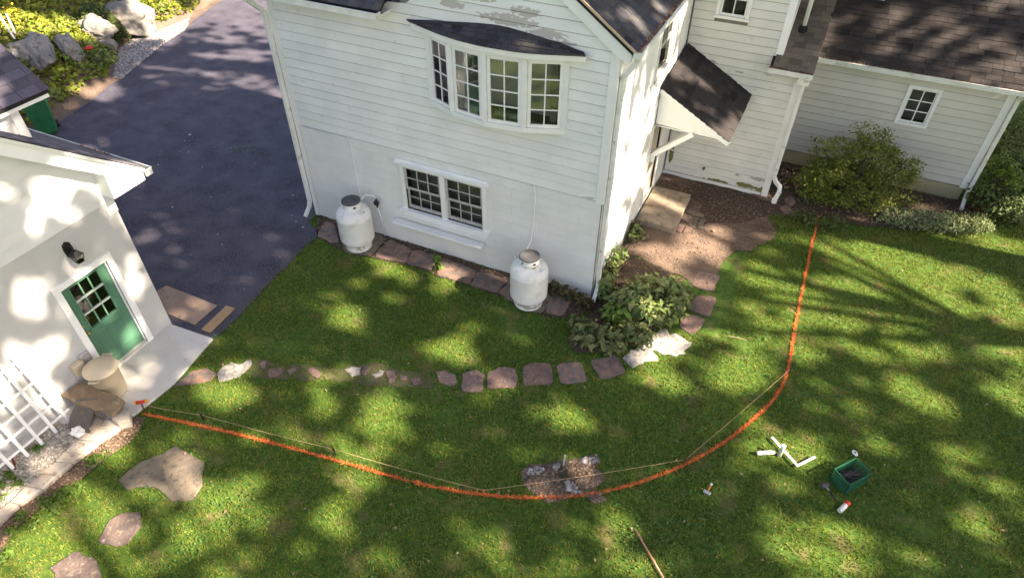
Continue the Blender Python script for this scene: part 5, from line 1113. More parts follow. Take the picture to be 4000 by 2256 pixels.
# ================================================================== MARKING LINE, STRING, TOOLS ON THE LAWN
OL = [(365,1042),(450,1060),(560,1083),(680,1113),(800,1146),(900,1173),(1000,1203),(1100,1228),(1215,1246),(1310,1253),(1400,1253),(1500,1243),(1590,1222),(1680,1190),(1760,1152),(1830,1108),(1890,1062),(1940,1015),(1970,975),(1985,925),(1995,850),(2010,770),(2028,680),(2045,600),(2057,560),(2060,545)]
OLW = np.array([PD(*p)[:2] for p in OL])
def resample(L, step):
    L = np.asarray(L); seg = np.linalg.norm(np.diff(L, axis=0), axis=1); cum = np.r_[0, np.cumsum(seg)]; t = np.arange(0, cum[-1], step)
    # smooth (Catmull-like) by interpolating with a small moving average
    q = np.column_stack([np.interp(t, cum, L[:, k]) for k in range(2)]); ker = np.ones(21)/21
    if len(q) > 30: q[11:-11] = np.column_stack([np.convolve(q[:, k], ker, 'same') for k in range(2)])[11:-11]
    return q
lp = resample(OLW, .05); tn = np.gradient(lp, axis=0); tn /= np.linalg.norm(tn, axis=1)[:, None]; nn_ = np.column_stack([-tn[:,1], tn[:,0]])
NB = 12000; idx = rng.integers(0, len(lp), NB); off = rng.normal(0, .0075, NB).clip(-.022, .022)
bc = lp[idx]+nn_[idx]*off[:, None]+tn[idx]*rng.uniform(-.025, .025, (NB, 1))
def blades(P, h, w, lean=.5, z0=0.0):
    n = len(P); a = rng.random(n)*6.283; l = rng.normal(0, lean, (n, 2)); hh = h*(.6+.8*rng.random(n)); ww = w*(.7+.6*rng.random(n))
    b0 = np.column_stack([P[:,0]-np.cos(a)*ww/2, P[:,1]-np.sin(a)*ww/2, np.full(n, z0)]); b1 = np.column_stack([P[:,0]+np.cos(a)*ww/2, P[:,1]+np.sin(a)*ww/2, np.full(n, z0)])
    tp = np.column_stack([P[:,0]+l[:,0]*hh, P[:,1]+l[:,1]*hh, z0+hh])
    V = np.stack([b0, b1, tp], 1).reshape(-1, 3); F = np.arange(n*3).reshape(-1, 3); return V, F
V, F = blades(bc, .026, .016, .9, .006)
po = npmesh('painted_line', V, F, M['orange'], kind='stuff'); tag(po, 'curved orange marking line sprayed across the lawn grass', 'marking line')
# string pulled between stakes
def gstake(u, v, h, mat, lab, lean=(0,0)):
    b = PD(u, v); t_ = (b[0]+lean[0], b[1]+lean[1], h); o = MB().tube([(b[0],b[1],-.05), t_], .013, 7).lathe([(.0,0),(.02,0),(.02,.012),(.0,.016)], t_, 8).build('garden_stake', mat)
    tag(o, lab, 'stake', 'stakes of the string line'); return Vector(t_)
s1 = gstake(513, 1057, .16, M['black'], 'thin black stake on the string line nearest the garage'); s2 = gstake(843, 1143, .16, M['black'], 'thin black stake on the string line in mid lawn, below the stone path')
s3_ = gstake(1217, 1243, .12, M['wood_or'], 'reddish stake at the string bend beside the dug patch'); s4 = gstake(1722, 1162, .08, M['hose'], 'low stake on the string line right of the dug patch'); s5 = gstake(1984, 938, .12, M['black'], 'black stake on the orange line at the right curve'); s6 = gstake(1417, 1170, .30, pmat('grey_stake_paint', (.42,.42,.42), rough=.6), 'short grey stake standing at the back of the dug patch', (.02,-.02))
ss = Vector((sp[0], sp[1], .16)); pts = [ss, s1, s2, s3_, s4, s5]; sm = []
for a, b in zip(pts[:-1], pts[1:]):
    for k in range(6): t = k/6; sm.append(a.lerp(b, t)-Z3*(.03*4*t*(1-t)))
sm.append(pts[-1]); tag(MB().tube(sm, .0032, 5).build('string_line', M['string']), 'thin tan string stretched between stakes above the orange line', 'string')
# salmon rod at the bottom edge
r0, r1 = PS(*c5(1638,1000), .03), PS(*c5(1960,1560), .03); tag(MB().tube([r0, r1], .014, 10).build('wooden_rod', M['copper'], smooth=True), 'thin salmon pink rod lying on the grass at the bottom edge', 'rod')
tl = crop(2650, 1600, 2.862)
# framing square
a_, b_, c_, d_ = [Vector(PS(*tl(*p), .055)) for p in ((1045,300),(1332,622),(1530,522),(1332,622))]
e1 = (b_-a_).normalized(); e2 = (c_-b_).normalized()
fs = MB().bar(a_, b_+e1*.02, .045, .005).bar(b_+e2*.024-Z3*.001, c_, .04, .005); tag(fs.build('framing_square', pmat('brushed_aluminium', (.56,.54,.54), rough=.4)), 'silver L-shaped framing square lying in the grass', 'square')
def bottle(name, lab, cat, p0, p1, parts):
    """round body from p0 to p1; parts = [(part name, material, [(radius, fraction)])]"""
    p0, p1 = Vector(p0), Vector(p1); L = (p1-p0).length; t = thing(name, lab, cat, (p0.x, p0.y, max(0, p0.z)))
    for nm, m, pr in parts: MB().lathe([(r, f*L) for r, f in pr], p0, 20, axis=tuple(p1-p0)).build(nm, m, t, smooth=False)
    return t
bp = PS(*tl(1128,505)); bottle('spray_can', 'white spray can standing upright on the arm of the framing square', 'spray can', (bp[0], bp[1], .0), (bp[0], bp[1], .27),
   [('body', pmat('grey_green_can', (.35,.38,.33), rough=.4), [(.0,0),(.033,0),(.034,.02),(.034,.70),(.028,.76),(.0,.77)]), ('cap', M['white'], [(.03,.765),(.034,.77),(.034,.98),(.03,1.0),(.0,1.0)])])
bottle('spray_can', 'white spray can lying on its side left of the framing square', 'spray can', PS(*tl(1070,470), .06), PS(*tl(882,482), .06),
   [('body', pmat('white_can_label', (.58,.59,.61), (.45,.47,.5), 30, .4), [(.0,0),(.033,0),(.034,.02),(.034,.68),(.03,.73),(.0,.74)]), ('cap', M['white'], [(.031,.735),(.034,.74),(.034,.97),(.03,1.0),(.0,1.0)])])
bottle('spray_can', 'silver spray can with bright red cap lying beside the mallet', 'spray can', PS(*tl(1800,1130), .05), PS(*tl(1900,1030), .05),
   [('body', pmat('silver_can', (.66,.66,.67), (.5,.5,.52), 30, .35), [(.0,0),(.036,0),(.038,.02),(.038,.66),(.033,.70),(.0,.71)]), ('cap', M['red'], [(.034,.705),(.04,.71),(.04,.96),(.035,1.0),(.0,1.0)])])
w_ = PS(*tl(1975,480), .05); bm = bmesh.new(); bmesh.ops.create_icosphere(bm, subdivisions=2, radius=1)
for v in bm.verts: v.co = Vector((v.co.x*.042, v.co.y*.062, v.co.z*.016))
bmesh.ops.rotate(bm, verts=bm.verts, cent=(0,0,0), matrix=Matrix.Rotation(.5, 3, 'Z')); me = bpy.data.meshes.new('tape'); bm.to_mesh(me); bm.free(); me.materials.append(M['white']); wo = bpy.data.objects.new('measuring_tape', me); link(wo, None, w_); tag(wo, 'small rounded white tape measure in the grass behind the crate', 'tape measure')
MB().lathe([(.0,.0),(.016,.0),(.018,.006),(.0,.009)], (w_[0], w_[1], w_[2]+.012), 12).build('dial', M['rubber'], wo)
# milk crate of stakes
zc = .28; ct = [Vector(PS(*tl(*p), zc)) for p in ((1745,660),(1985,535),(2165,705),(1920,832))]
cen = sum(ct, Vector((0,0,0)))/4; ux = ((ct[1]-ct[0])+(ct[2]-ct[3])).normalized(); uy = Vector((-ux.y, ux.x, 0)); lw = ((ct[1]-ct[0]).length+(ct[2]-ct[3]).length)/2; lh = ((ct[3]-ct[0]).length+(ct[2]-ct[1]).length)/2
if (ct[3]-ct[0]).dot(uy) < 0: uy = -uy
crate = thing('milk_crate', 'green plastic milk crate full of dark stakes on the lawn', 'crate', (cen.x, cen.y, .02))
def CP(a, b, z): return Vector((cen.x, cen.y, 0))+ux*a+uy*b+Z3*z
hw, hh = lw/2, lh/2; z0 = .02
def cbar(mb, p, q, w, h, up=(0,0,1)): mb.bar(p, q, w, h, up)
for nm_, z, hgt in (('rim', zc-.012, .026),('base_rim', .035,.03)):
    rim = MB()
    for (a, b), (c, d) in (((-hw,-hh),(hw,-hh)),((hw,-hh),(hw,hh)),((hw,hh),(-hw,hh)),((-hw,hh),(-hw,-hh))): rim.bar(CP(a,b,z), CP(c,d,z), .014, hgt)
    rim.build(nm_, M['cratep'], crate)
for (a, b), (c, d) in (((-hw,-hh),(hw,-hh)),((hw,-hh),(hw,hh)),((hw,hh),(-hw,hh)),((-hw,hh),(-hw,-hh))):
    mb = MB(); A, B = Vector((a,b,0)), Vector((c,d,0)); n = 9
    for i in range(n+1):
        p = A.lerp(B, i/n); mb.bar(CP(p.x,p.y,.03), CP(p.x,p.y,zc-.02), .009, .009, (0,1,0))
        if i < n:
            q = A.lerp(B, (i+1)/n)
            for k in range(4):
                za, zb = .05+k*.042, .05+(k+1)*.042
                mb.bar(CP(p.x,p.y,za), CP(q.x,q.y,zb), .006, .006); mb.bar(CP(q.x,q.y,za), CP(p.x,p.y,zb), .006, .006)
    m2_ = A.lerp(B,.5); mb.bar(CP(*(A.lerp(B,.28))[:2],zc-.05), CP(*(A.lerp(B,.72))[:2],zc-.05), .01, .012)
    mb.build('crate_side', M['cratep'], crate)
mb = MB()
for i in range(8): t = -hw+2*hw*(i+.5)/8; mb.bar(CP(t,-hh,.03), CP(t,hh,.03), .012, .008)
for i in range(8): t = -hh+2*hh*(i+.5)/8; mb.bar(CP(-hw,t,.031), CP(hw,t,.031), .012, .008)
mb.build('crate_floor', M['cratep'], crate)
bs = pmat('dark_stake', (.035,.03,.03), (.09,.08,.075), 30, .6, rand='obj', ramt=.4)
for k in range(26):
    an = rnd.choice([0,.15,-.2,.4,1.2,1.45]); l = rnd.uniform(.20,.29); c0 = (rnd.uniform(-.05,.05), rnd.uniform(-.08,.08)); z = .06+.005*k
    dv = (math.cos(an)*l/2, math.sin(an)*l/2); p = CP(max(-hw+.02,min(hw-.02,c0[0]-dv[0])), max(-hh+.02,min(hh-.02,c0[1]-dv[1])), z+rnd.uniform(-.01,.02)); q = CP(max(-hw+.02,min(hw-.02,c0[0]+dv[0])), max(-hh+.02,min(hh-.02,c0[1]+dv[1])), z+rnd.uniform(-.01,.04))
    tag(MB().bar(p, q, .018, .012).build('plastic_stake', bs), 'dark plastic stake heaped in the green crate', 'stake', 'stakes in the milk crate')
# mallet and hammer
ml = thing('rubber_mallet', 'black rubber mallet lying on the grass beside the crate', 'mallet', PS(*tl(1700,930)))
h0, h1 = Vector(PS(*tl(1640,840), .06)), Vector(PS(*tl(1775,1020), .05)); dh = (h1-h0).normalized(); sd = Vector((-dh.y, dh.x, 0))
MB().tube([h0-sd*.065, h0-sd*.06, h0+sd*.06, h0+sd*.065], [.034,.04,.04,.034], 16).build('head', M['rubber'], ml, smooth=False)
MB().tube([h0, h0+dh*.10], .012, 8).build('shaft', M['steel'], ml); MB().tube([h0+dh*.10, h0+dh*.14, h1-dh*.03, h1], [.014,.018,.018,.012], 10).build('grip', M['black'], ml, smooth=True)
hm = thing('hand_sledge', 'small hand sledge with orange wooden handle lying in grass', 'hammer', PS(*tl(340,880)))
h0, h1 = Vector(PS(*tl(318,922), .05)), Vector(PS(*tl(372,822), .06)); dh = (h1-h0).normalized(); sd = Vector((-dh.y, dh.x, 0))
MB().obox(h0, dh*.05, sd*.11, Z3*.045).build('head', M['steel'], hm, bevel=.006); MB().tube([h0+dh*.02, h1-dh*.04], [.013,.015], 10).build('handle', M['wood_or'], hm, smooth=True); MB().tube([h1-dh*.04, h1], [.017,.019], 10).build('butt', M['white'], hm, smooth=True)

# ================================================================== PLANTS
def clump(name, lab, cat, blobs, n, size, mat, group=None, base=None, spread=.8, up=.7, aspect=.55, stems=0, shell=.55, kind=None):
    """blobs: (x,y,z,rx,ry,rz) ellipsoids of leaves"""
    B = np.array(blobs, float); w = (B[:,3]*B[:,4]*B[:,5])**(2/3); ci = rng.choice(len(B), n, p=w/w.sum()); d = rng.normal(size=(n, 3)); d /= np.linalg.norm(d, axis=1)[:, None]
    r = shell+(1-shell)*rng.random(n); r *= 1+.16*rng.normal(size=n); C = B[ci,:3]+d*B[ci,3:]*r[:, None]; C[:,2] = np.maximum(C[:,2], .02+size*.2*rng.random(n))
    b0 = base or (float(B[0,0]), float(B[0,1]), 0)
    t = thing(name, lab, cat, b0, group); Nn = d*.6+np.array([0,0,up]); V, F = leaves(C, size, spread*.6, 0, aspect, N=Nn); npmesh('foliage', V, F, mat, t)
    if stems:
        mb = MB()
        for k in range(stems): e = C[rng.integers(0, n)]; mb.tube([(b0[0]+rnd.uniform(-.06,.06), b0[1]+rnd.uniform(-.06,.06), b0[2]), ((b0[0]+e[0])/2, (b0[1]+e[1])/2, b0[2]+(e[2]-b0[2])*.6), tuple(e)], [.018,.012,.005], 6)
        mb.build('stem', M['bark'], t)
    return t
def BL(u, v, z, rx, ry, rz): p = PD(u, v, z); return (p[0], p[1], z, rx, ry, rz)
gp = 'leafy perennials in the corner bed'
clump('bed_plant', 'low bronze green leafy plants against the wall right of the tank', 'plant', [BL(1395,725,.18,.15,.12,.16), BL(1425,735,.22,.18,.12,.18), BL(1458,748,.2,.16,.12,.18), BL(1480,765,.15,.12,.12,.14)], 170, .13, leafmat('bronze_leaf', (.07,.085,.03), (.09,.07,.035), tint=(.14,.11,.05), rough=.4), gp, up=.5)
clump('bed_plant', 'dark leafy plants climbing along the foot of the side wall', 'plant', [BL(1540,655,.25,.16,.3,.25), BL(1530,690,.25,.2,.3,.25), BL(1520,725,.28,.2,.3,.25), BL(1560,640,.2,.15,.2,.2), BL(1600,585,.2,.12,.2,.2)], 560, .14, M['bed'], gp, up=.5, stems=6)
clump('bed_plant', 'sunlit green leafy plants along the worn dirt edge', 'plant', [BL(1640,722,.25,.35,.25,.24), BL(1690,725,.25,.35,.25,.24), BL(1600,735,.3,.3,.25,.25), BL(1715,750,.2,.2,.25,.2)], 640, .15, M['bed'], gp, up=.8, stems=8)
clump('bed_plant', 'dense dark green leafy mass filling the middle of the corner bed', 'plant', [BL(1600,775,.3,.45,.35,.28), BL(1650,785,.28,.4,.3,.26), BL(1570,760,.3,.3,.3,.28), BL(1690,775,.25,.25,.3,.24)], 900, .15, M['bed'], gp, up=.8, stems=8)
clump('bed_plant', 'bright lime green leafy clump beside the corner downspout foot', 'plant', [BL(1545,790,.26,.26,.2,.22), BL(1575,800,.24,.2,.2,.2)], 280, .15, leafmat('lime_leaf', (.12,.20,.035), (.10,.17,.03), trans=.2, rough=.4), gp, up=1.1)
clump('bed_plant', 'leafy clump at the front of the bed next to the white stones', 'plant', [BL(1480,840,.2,.32,.3,.2), BL(1540,850,.22,.36,.3,.22), BL(1600,840,.24,.36,.25,.22), BL(1460,820,.16,.25,.2,.16)], 780, .15, leafmat('olive_leaf', (.11,.16,.045), (.07,.12,.035), tint=(.24,.23,.1), rough=.4, trans=.2), gp, up=.7, stems=6)
clump('bed_plant', 'small upright plants at the wall foot beside the porch step', 'plant', [BL(1598,570,.15,.14,.14,.16), BL(1612,590,.15,.14,.14,.15), BL(1590,600,.12,.12,.14,.12)], 150, .12, leafmat('pale_olive_leaf', (.14,.13,.07), (.10,.11,.05), rough=.5), gp, up=.3)
clump('weed', 'small green weed growing between wall and flagstones', 'weed', [BL(1100,650,.10,.10,.10,.12), BL(1103,672,.06,.12,.1,.07)], 60, .10, M['weed'], 'weeds in the joints')
# evergreen shrub by the wing: two peaks, layered sprays
sy = 6.05
def SH(u, v, y, rx, ry, rz): p = ony(u*K, v*K, y); return (p[0], p[1], p[2], rx, ry, rz)
lob = [SH(2105,455,6.0,.78,.6,.62), SH(2100,395,6.15,.52,.45,.42), SH(2190,400,6.2,.55,.5,.60), SH(2192,345,6.25,.26,.25,.36), SH(2230,420,6.2,.58,.5,.45), SH(2050,480,5.85,.50,.5,.34), SH(2150,480,5.85,.8,.6,.45), SH(2235,480,5.95,.52,.5,.36), SH(2110,505,5.65,.5,.45,.24), SH(2075,435,6.0,.45,.4,.36), SH(2270,435,6.2,.26,.3,.2)]
shb = thing('evergreen_shrub', 'large layered dark evergreen shrub with two peaks before the wing', 'shrub', (4.45, 5.6, 0))
B = np.array(lob); ns = 620; w = (B[:,3]*B[:,5]); ci = rng.choice(len(B), ns, p=w/w.sum()); d = rng.normal(size=(ns, 3)); d /= np.linalg.norm(d, axis=1)[:, None]; rr_ = .62+.42*rng.random(ns)
SC = B[ci,:3]+d*B[ci,3:]*rr_[:, None]; SC = SC[SC[:,2] > .12]; SC[:,1] = np.minimum(SC[:,1], YW-.1); nl = 30
# each spray: flat fan of small leaves drooping outward
out = SC-np.array([4.45,6.0,0]); out[:,2] = 0; out /= np.linalg.norm(out, axis=1)[:, None]+1e-6
loc = rng.normal(0, 1, (len(SC), nl, 3))*np.array([.085,.085,.02]); CC = (SC[:, None]+loc+out[:, None]*rng.uniform(0, .14, (len(SC), nl, 1))).reshape(-1, 3); CC[:,1] = np.minimum(CC[:,1], YW-.05)
V, F = leaves(CC, .065, .5, 1.0, .5); npmesh('foliage', V, F, M['bushg'], shb)
tip = SC[rng.choice(len(SC), 90)]; mask = (tip[:,0] > 4.9) | (tip[:,2] > 1.9); tip = tip[mask]
if len(tip):
    CC = (tip[:, None]+rng.normal(0, .05, (len(tip), 12, 3))).reshape(-1, 3); V, F = leaves(CC, .06, .5, 1, .5); npmesh('new_growth', V, F, leafmat('yellow_new_leaf', (.24,.25,.06), (.19,.21,.05)), shb, kind='stuff')
mb = MB()
for k in range(9):
    e = SC[rng.integers(0, len(SC))]; mb.tube([(4.45+rnd.uniform(-.1,.1),5.7,-.02), ((4.45+e[0])/2,(5.7+e[1])/2,e[2]*.55), tuple(e)], [.05,.03,.01], 7)
mb.build('trunk', M['bark'], shb)
# pale variegated low shrubs along the wing
gv = 'low variegated shrubs beside the wing'
clump('low_shrub', 'grey green variegated shrub right of the big evergreen', 'shrub', [BL(2255,545,.22,.45,.28,.24), BL(2300,548,.25,.4,.3,.24)], 1500, .055, M['vari'], gv, up=.8)
clump('low_shrub', 'variegated shrub in the middle of the row under the wing', 'shrub', [BL(2345,555,.24,.45,.3,.26), BL(2390,560,.22,.4,.28,.24)], 1500, .055, M['vari'], gv, up=.8)
clump('low_shrub', 'bright green tipped shrub at the right end below the downspout', 'shrub', [BL(2430,560,.24,.45,.3,.24), BL(2465,562,.2,.3,.28,.2)], 1300, .055, leafmat('bright_variegated_leaf', (.10,.14,.055), (.08,.12,.04), tint=(.24,.27,.12)), gv, up=.8)
clump('low_shrub', 'dark low shrub half hidden under the evergreen skirt', 'shrub', [BL(2020,545,.12,.35,.25,.14), BL(2060,560,.12,.3,.2,.14), BL(2100,560,.14,.35,.2,.16)], 700, .06, M['hedge'], gv, up=.8)
# bushes beyond the wing's corner
gh = 'bushes beyond the wing corner'
for lab, bl, n, mt in (('dark leafy bush just past the wing downspout', [BL(2500,500,.35,.6,.5,.4), BL(2540,520,.3,.5,.5,.35)], 2200, 'hedge'),
   ('taller bush with yellow green shoots at the right edge', [BL(2545,430,.6,.7,.7,.6), BL(2590,400,.6,.7,.7,.6)], 2600, 'hedge'),
   ('dark bush farther back along the wing end wall', [BL(2530,350,.5,.7,.8,.5), BL(2570,320,.6,.8,.8,.55)], 2400, 'hedge'), ('low dark ground cover bush at the right edge of the lawn', [BL(2570,500,.3,.7,.6,.3), BL(2620,480,.4,.7,.6,.4)], 2000, 'hedge')):
    clump('bush', lab, 'bush', bl, n, .085, M[mt], gh, up=.8, stems=4)
clump('perennial', 'reddish brown dying perennial by the wing downspout', 'plant', [BL(2470,520,.2,.1,.1,.16), BL(2490,525,.2,.1,.1,.14), BL(2452,515,.2,.07,.07,.2)], 70, .09, leafmat('rust_leaf', (.25,.08,.05), (.2,.1,.05)), None, spread=1, up=.3)
clump('bush', 'yellow green leafy shoots rising from the dark bush at right', 'bush', [BL(2520,420,.9,.35,.3,.3), BL(2560,450,.85,.3,.3,.2)], 300, .12, leafmat('yellowgreen_leaf', (.13,.2,.03), (.1,.17,.03)), gh, up=.8)
# weeds along the curb and in the gravel
cw = [('low bright weed patch in the soil strip below the curb', [c7(900,330), c7(960,310), c7(850,360)], 150), ('leafy weed patch in the soil strip left of the large stepping stone', [c7(620,620), c7(680,640), c7(600,700), c7(730,600), c7(560,650)], 330), ('weed patch at the lawn edge near the bottom left corner', [c7(460,760), c7(520,800), c7(420,730), c7(200,870)], 260), ('weed tuft growing in the gravel bed by the hose', [c7(110,510), c7(160,560), c7(60,480)], 160), ('small weed in the gravel below the trellis', [c7(320,245), c7(350,230)], 60), ('weeds at the far left end of the gravel bed', [c7(20,580), c7(10,700)], 90), ('dark weed patch at the bottom left corner of the strip', [c7(30,1260), c7(60,1220), c7(100,1000), c7(300,950)], 220)]
for lab, pp, n in cw:
    clump('weed', lab, 'weed', [PS(*q, .04)+(.13,.11,.06) for q in pp], n, .06, M['weed'], 'weeds by the curb', up=1.0, shell=.1)

# ---- the bank: ground cover, boulders, little conifer
nb = 150000; X = rng.uniform(-34, -16, nb); Yb = rng.uniform(-4, 24, nb); dd = bank_d(X, Yb); fade = np.exp(-((Yb-8).clip(0, 99))/12)
k = (dd > -.05+.35*vnoise(X+50, Yb+50, 1.3, 8)) & (rng.random(nb) < (.6+.4*vnoise(X+50, Yb+50, .9, 9))) & (np.hypot(X-CAM[0], Yb-CAM[1]) < 46); X, Yb = X[k], Yb[k]
hgt = bank_h(X, Yb); lump = vnoise(X+50, Yb+50, 1.6, 10); C = np.column_stack([X, Yb, hgt+.03+lump*.38*rng.random(len(X))**.6*np.clip(bank_d(X, Yb)*2, .15, 1)])
V, F = leaves(C, .17, .6, .8, .62); tag(npmesh('ground_cover', V, F, M['cover'], kind='stuff'), 'leafy yellow green ground cover over the bank', 'ground cover')
def boulder(lab, pix, rad, seed, ztop, tilt=0.0, mat=None):
    p = bank_pt(*pix); bm = bmesh.new(); bmesh.ops.create_icosphere(bm, subdivisions=5, radius=1); r = np.random.default_rng(seed); dirs = r.normal(size=(16, 3)); dirs /= np.linalg.norm(dirs, axis=1)[:, None]; cut = r.uniform(.55, .95, 16)
    for v in bm.verts:
        q = np.array(v.co); s = 1.0
        for dv, ct_ in zip(dirs, cut):
            pr = q@dv
            if pr > ct_: s = min(s, ct_/pr)
        s *= 1+.16*(mnoise.noise(Vector(q)*1.7+Vector((seed,0,0))))+.09*mnoise.noise(Vector(q)*4.5+Vector((0,seed,0)))+.045*mnoise.noise(Vector(q)*11)+.02*mnoise.noise(Vector(q)*24)
        v.co = Vector((q[0]*rad[0]*s, q[1]*rad[1]*s, q[2]*rad[2]*s))
    bmesh.ops.rotate(bm, verts=bm.verts, cent=(0,0,0), matrix=Matrix.Rotation(tilt, 3, 'Z')); me = bpy.data.meshes.new('boulder'); bm.to_mesh(me); bm.free(); me.materials.append(mat or M['rock'])
    me.polygons.foreach_set('use_smooth', [True]*len(me.polygons)); o = bpy.data.objects.new('boulder', me); link(o, None, (p[0], p[1], p[2]+ztop)); tag(o, lab, 'boulder', 'boulders in the bank'); return o
boulder('largest boulder on the bank, pale with dark lichen patches', (325,66), (1.25,.75,.8), 3, .22, .45)
boulder('low flat boulder leaning against the largest boulder', (238,88), (.75,.5,.38), 5, .12, .5)
boulder('long pale boulder sloping down toward the trash bin', (108,152), (.42,1.15,.6), 9, .15, .95)
boulder('blue grey boulder in the middle of the bank', (180,138), (.42,.85,.5), 12, .12, 1.0)
boulder('small pale rock between the gravel and the ground cover', (275,120), (.36,.28,.25), 15, .06, .2)
boulder('half buried rock behind the garage roof edge', (70,140), (.5,.8,.5), 18, .1, .5)
bt = bank_pt(255, 98); boulder('warm tan rock facet behind the little conifer', (255,95), (.5,.6,.5), 21, .25, .3)
cn = bank_pt(311, 112); con = thing('dwarf_conifer', 'small pointed dwarf conifer at the gravel edge of the bank', 'conifer', cn)
t_ = rng.random(1500)**.8; an = rng.random(1500)*6.283; rr_ = (1-t_)**.8*.36*(.75+.35*rng.random(1500)); C = np.column_stack([cn[0]+np.cos(an)*rr_-t_*.1, cn[1]+np.sin(an)*rr_, cn[2]+.05+t_*1.05]); V, F = leaves(C, .09, .5, .3, .4, N=np.column_stack([np.cos(an), np.sin(an), np.full(1500, .5)])); npmesh('foliage', V, F, M['conif'], con); MB().tube([cn, (cn[0]-.08, cn[1], cn[2]+.9)], [.04,.01], 7).build('trunk', M['bark'], con)
fl = bank_pt(243, 166); flp = thing('flowering_plant', 'dark green plant with a single red bloom near the drive', 'plant', fl)
C = np.array(fl)+rng.normal(0, 1, (260, 3))*np.array([.28,.28,.16])+np.array([0,0,.25]); V, F = leaves(C, .14, .6, .8, .6); npmesh('foliage', V, F, M['bed'], flp); MB().lathe([(.0,-.02),(.09,.0),(.13,.05),(.07,.09),(.0,.10)], (fl[0], fl[1], fl[2]+.52), 12).build('bloom', M['red'], flp)
clump('bush', 'dark rounded shrub tucked against the largest boulder', 'bush', [bank_pt(240, 60)[:2]+(bank_pt(240, 60)[2]+.3, .45,.4,.4)], 900, .1, M['hedge'], None)
for i, (u0, v0, u1, v1) in enumerate(((26,96,52,128),(48,100,54,116))):
    a, b = bank_pt(u0, v0), bank_pt(u1, v1); tag(MB().tube([(a[0],a[1],a[2]+.75), (b[0],b[1],b[2]+.35)], .03, 8).build('white_pipe', M['white'], smooth=True), ('longer white plastic pipe leaning in the bank above the roof corner', 'shorter white plastic pipe crossing the longer one in the bank')[i], 'pipe')
yf = np.array([bank_pt(u, v) for u, v in ((39,76),(49,90),(52,70),(4,96),(58,86))]); C = (yf[:, None]+rng.normal(0, .12, (5, 16, 3))+np.array([0,0,.5])).reshape(-1, 3); V, F = leaves(C, .08, .6, 1, .8); npmesh('yellow_blooms', V, F, pmat('yellow_petal', (.65,.35,.03), rough=.6), kind='stuff')
yw = bank_pt(53,72); clump('flowering_plant', 'clump of white and yellow daisies on the bank above the pale boulder', 'plant', [(yw[0],yw[1],yw[2]+.35,.3,.3,.25)], 120, .1, M['cover'], None)

# ---- fallen leaves and twigs
lx_ = []
for (u, v) in [(700,650),(420,600),(1480,1100),(1160,1020)]: pass
FL = [PD(rng.uniform(400,2570), rng.uniform(640,1450), .03) for _ in range(160)] + [PD(*p, .03) for p in ((2270,680),(2500,672),(2150,950),(1960,995),(2210,790),(1955,1260),(1310,1260),(830,600))]
FL = np.array(FL); k = ~inpoly(FL[:,0], FL[:,1], np.array([(-7,0),(0,0),(0,6),(-7,6)])); V, F = leaves(FL[k], .05, .5, 1.2, .6); npmesh('fallen_leaves', V, F, M['dryleaf'], kind='stuff')
C = []
for poly in (dirt_poly, mulch_poly, bed_poly, strip_poly, found_poly):
    pa = np.array([p[:2] for p in poly]); q = pa.min(0)+(pa.max(0)-pa.min(0))*rng.random((1500, 2)); q = q[inpoly(q[:,0], q[:,1], pa)]; C.append(np.column_stack([q, np.full(len(q), .022)]))
C = np.vstack(C); V, F = leaves(C, .042, .5, 1.0, .45); npmesh('dry_leaf_litter', V, F, M['dryleaf'], kind='stuff')
C = np.column_stack([rng.uniform(2.7,4.2,260), rng.uniform(5.9,7.0,260), np.full(260,.05)]); V, F = leaves(C, .11, .6, 1, .6); npmesh('dry_leaf_pile', V, F, M['dryleaf'], kind='stuff')
for lab, a, b in (('thin pale twig on the lawn right of the white stones', (1833,845),(1880,856)), ('thin twig lying in the soil strip below the curb', (104,1010),(130,985))):
    a, b = PD(*a, .045), PD(*b, .05) if a[0] > 500 else PD(*b, .05); tag(MB().tube([a, ((a[0]+b[0])/2+.01, (a[1]+b[1])/2+.015, .055), b], [.006,.007,.004], 6).build('twig', pmat('dry_twig', (.4,.3,.2), rough=.9) if 'dry_twig' not in bpy.data.materials else bpy.data.materials['dry_twig']), lab, 'twig')
gc = PD(617, 378); C = np.array(gc)+rng.normal(0, 1, (34, 3))*np.array([.3,.16,.0])+np.array([0,0,.02]); V, F = leaves(C, .07, .4, 1.5, .45); npmesh('fallen_sprig', V, F, M['weed'], kind='stuff')
for lab, pts in (('broken slate piece on mulch beside the drain pipe foot', ((3060,780),(3090,770),(3110,795),(3085,812))), ('larger broken slate piece below the drain pipe foot', ((3045,815),(3075,805),(3105,845),(3070,842)))):
    o = stone_obj('slate_shard', [PS(*p) for p in pts], None, M['stone_gr'], .04, seed=300+len(lab)); tag(o, lab, 'slate')

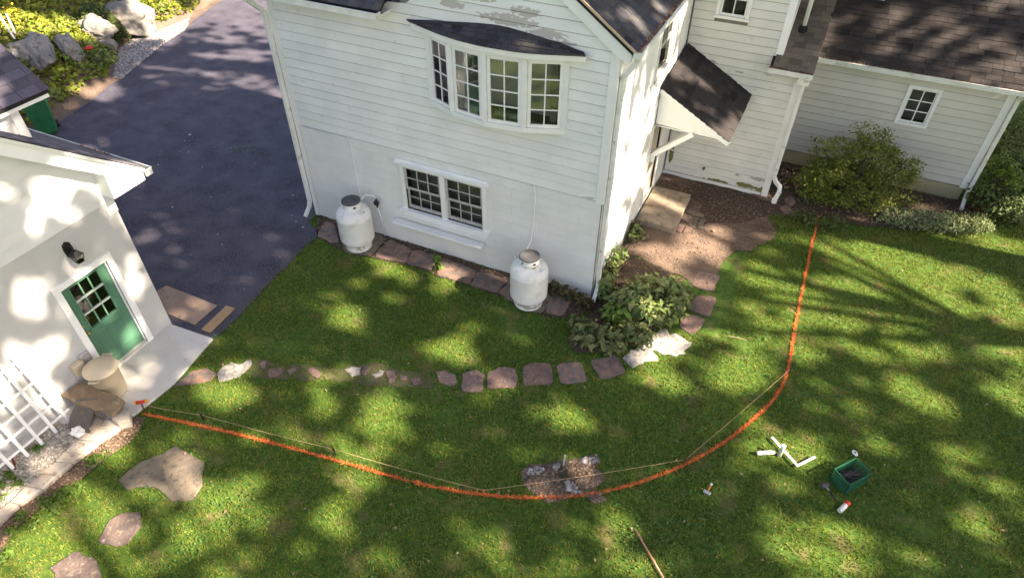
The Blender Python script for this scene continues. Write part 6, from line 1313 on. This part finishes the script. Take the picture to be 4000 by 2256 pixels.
# ================================================================== GRASS
ex_polys = [found_poly, bed_poly, mulch_poly, dirt_poly, strip_poly, driveway_poly, [p[:2] for p in slab], gravel_poly, [p[:2] for p in curb_out]+[p[:2] for p in curb_in][::-1]]
def grass_pts(n, lo, hi):
    q = np.array(lo)+(np.array(hi)-np.array(lo))*rng.random((n, 2)); jit = np.column_stack([vnoise(q[:,0]+90, q[:,1]+90, 3.2, 31), vnoise(q[:,0]+90, q[:,1]+90, 3.2, 32)])*.24-.12+rng.normal(0, .05, (n, 2))
    w = q+jit; k = np.ones(n, bool)
    for p in ex_polys: k &= ~inpoly(w[:,0], w[:,1], np.array([t[:2] for t in p]))
    k &= ~((q[:,0] > -6.95) & (q[:,0] < 2.65) & (q[:,1] > -.02)) & ~((q[:,0] > 2.6) & (q[:,0] < 7.0) & (q[:,1] > 7.1)) & ~(q[:,0] < GX)
    cx, cy = np.array(pc); pr_ = np.array(pit_poly); w2 = np.array(pc)+(q-np.array(pc))*.97; bare = inpoly(w2[:,0]+jit[:,0]*.4, w2[:,1]+jit[:,1]*.4, pr_); k &= ~(bare & ((rng.random(n) > .5) | (vnoise(q[:,0]+90, q[:,1]+90, 5, 51) < .62)))
    for s_ in STONES:
        s = np.array(s_); c = s.mean(0); hit = np.hypot(q[:,0]-c[0], q[:,1]-c[1]) < 2.0; ii = np.where(hit)[0]
        if len(ii): w3 = c+(q[ii]-c)*.99+jit[ii]*.22; k[ii] &= ~inpoly(w3[:,0], w3[:,1], s)
    k &= ~(inpoly(w[:,0], w[:,1], np.array(worn_path)) & ((rng.random(n) > .85) | (vnoise(q[:,0]+90, q[:,1]+90, 4.5, 71) < .38)))
    # thin and worn patches
    th = vnoise(q[:,0]+90, q[:,1]+90, .8, 41)*.6+vnoise(q[:,0]+90, q[:,1]+90, 2.6, 42)*.4; k &= rng.random(n) < np.clip(1.15-(th-.58)*3.2, .25, 1)*np.clip(.15+1.5*vnoise(q[:,0]+90, q[:,1]+90, 11, 43), .2, 1)
    ln = np.min(np.hypot(q[:, None, 0]-lp[None, ::6, 0], q[:, None, 1]-lp[None, ::6, 1]), 1) if n < 1 else None
    return q[k]
Q1 = grass_pts(620000, (-7.2,-12.5), (9.5,8.2)); Q2 = grass_pts(40000, (6.8,5.0), (14,18))
V, F = blades(np.vstack([Q1, Q2]), .042, .015, .55, -.01)
Qc = grass_pts(60000, (-7,-9), (9,7)); Qc = Qc[(vnoise(Qc[:,0]+90, Qc[:,1]+90, .9, 81)*.6+vnoise(Qc[:,0]+90, Qc[:,1]+90, 3.3, 82)*.4) > .60]
Vc, Fc = leaves(np.column_stack([Qc, .028+.012*rng.random(len(Qc))]), .034, .5, 1.6, .8); tag(npmesh('clover', Vc, Fc, leafmat('clover_leaf', (.045,.15,.03), (.07,.17,.035), tint=(.12,.2,.06)), kind='stuff'), 'patches of small clover leaves in the lawn', 'clover')
tag(npmesh('lawn_grass', V, F, M['grass'], kind='stuff'), 'short mown lawn grass, mixed green and straw', 'grass')
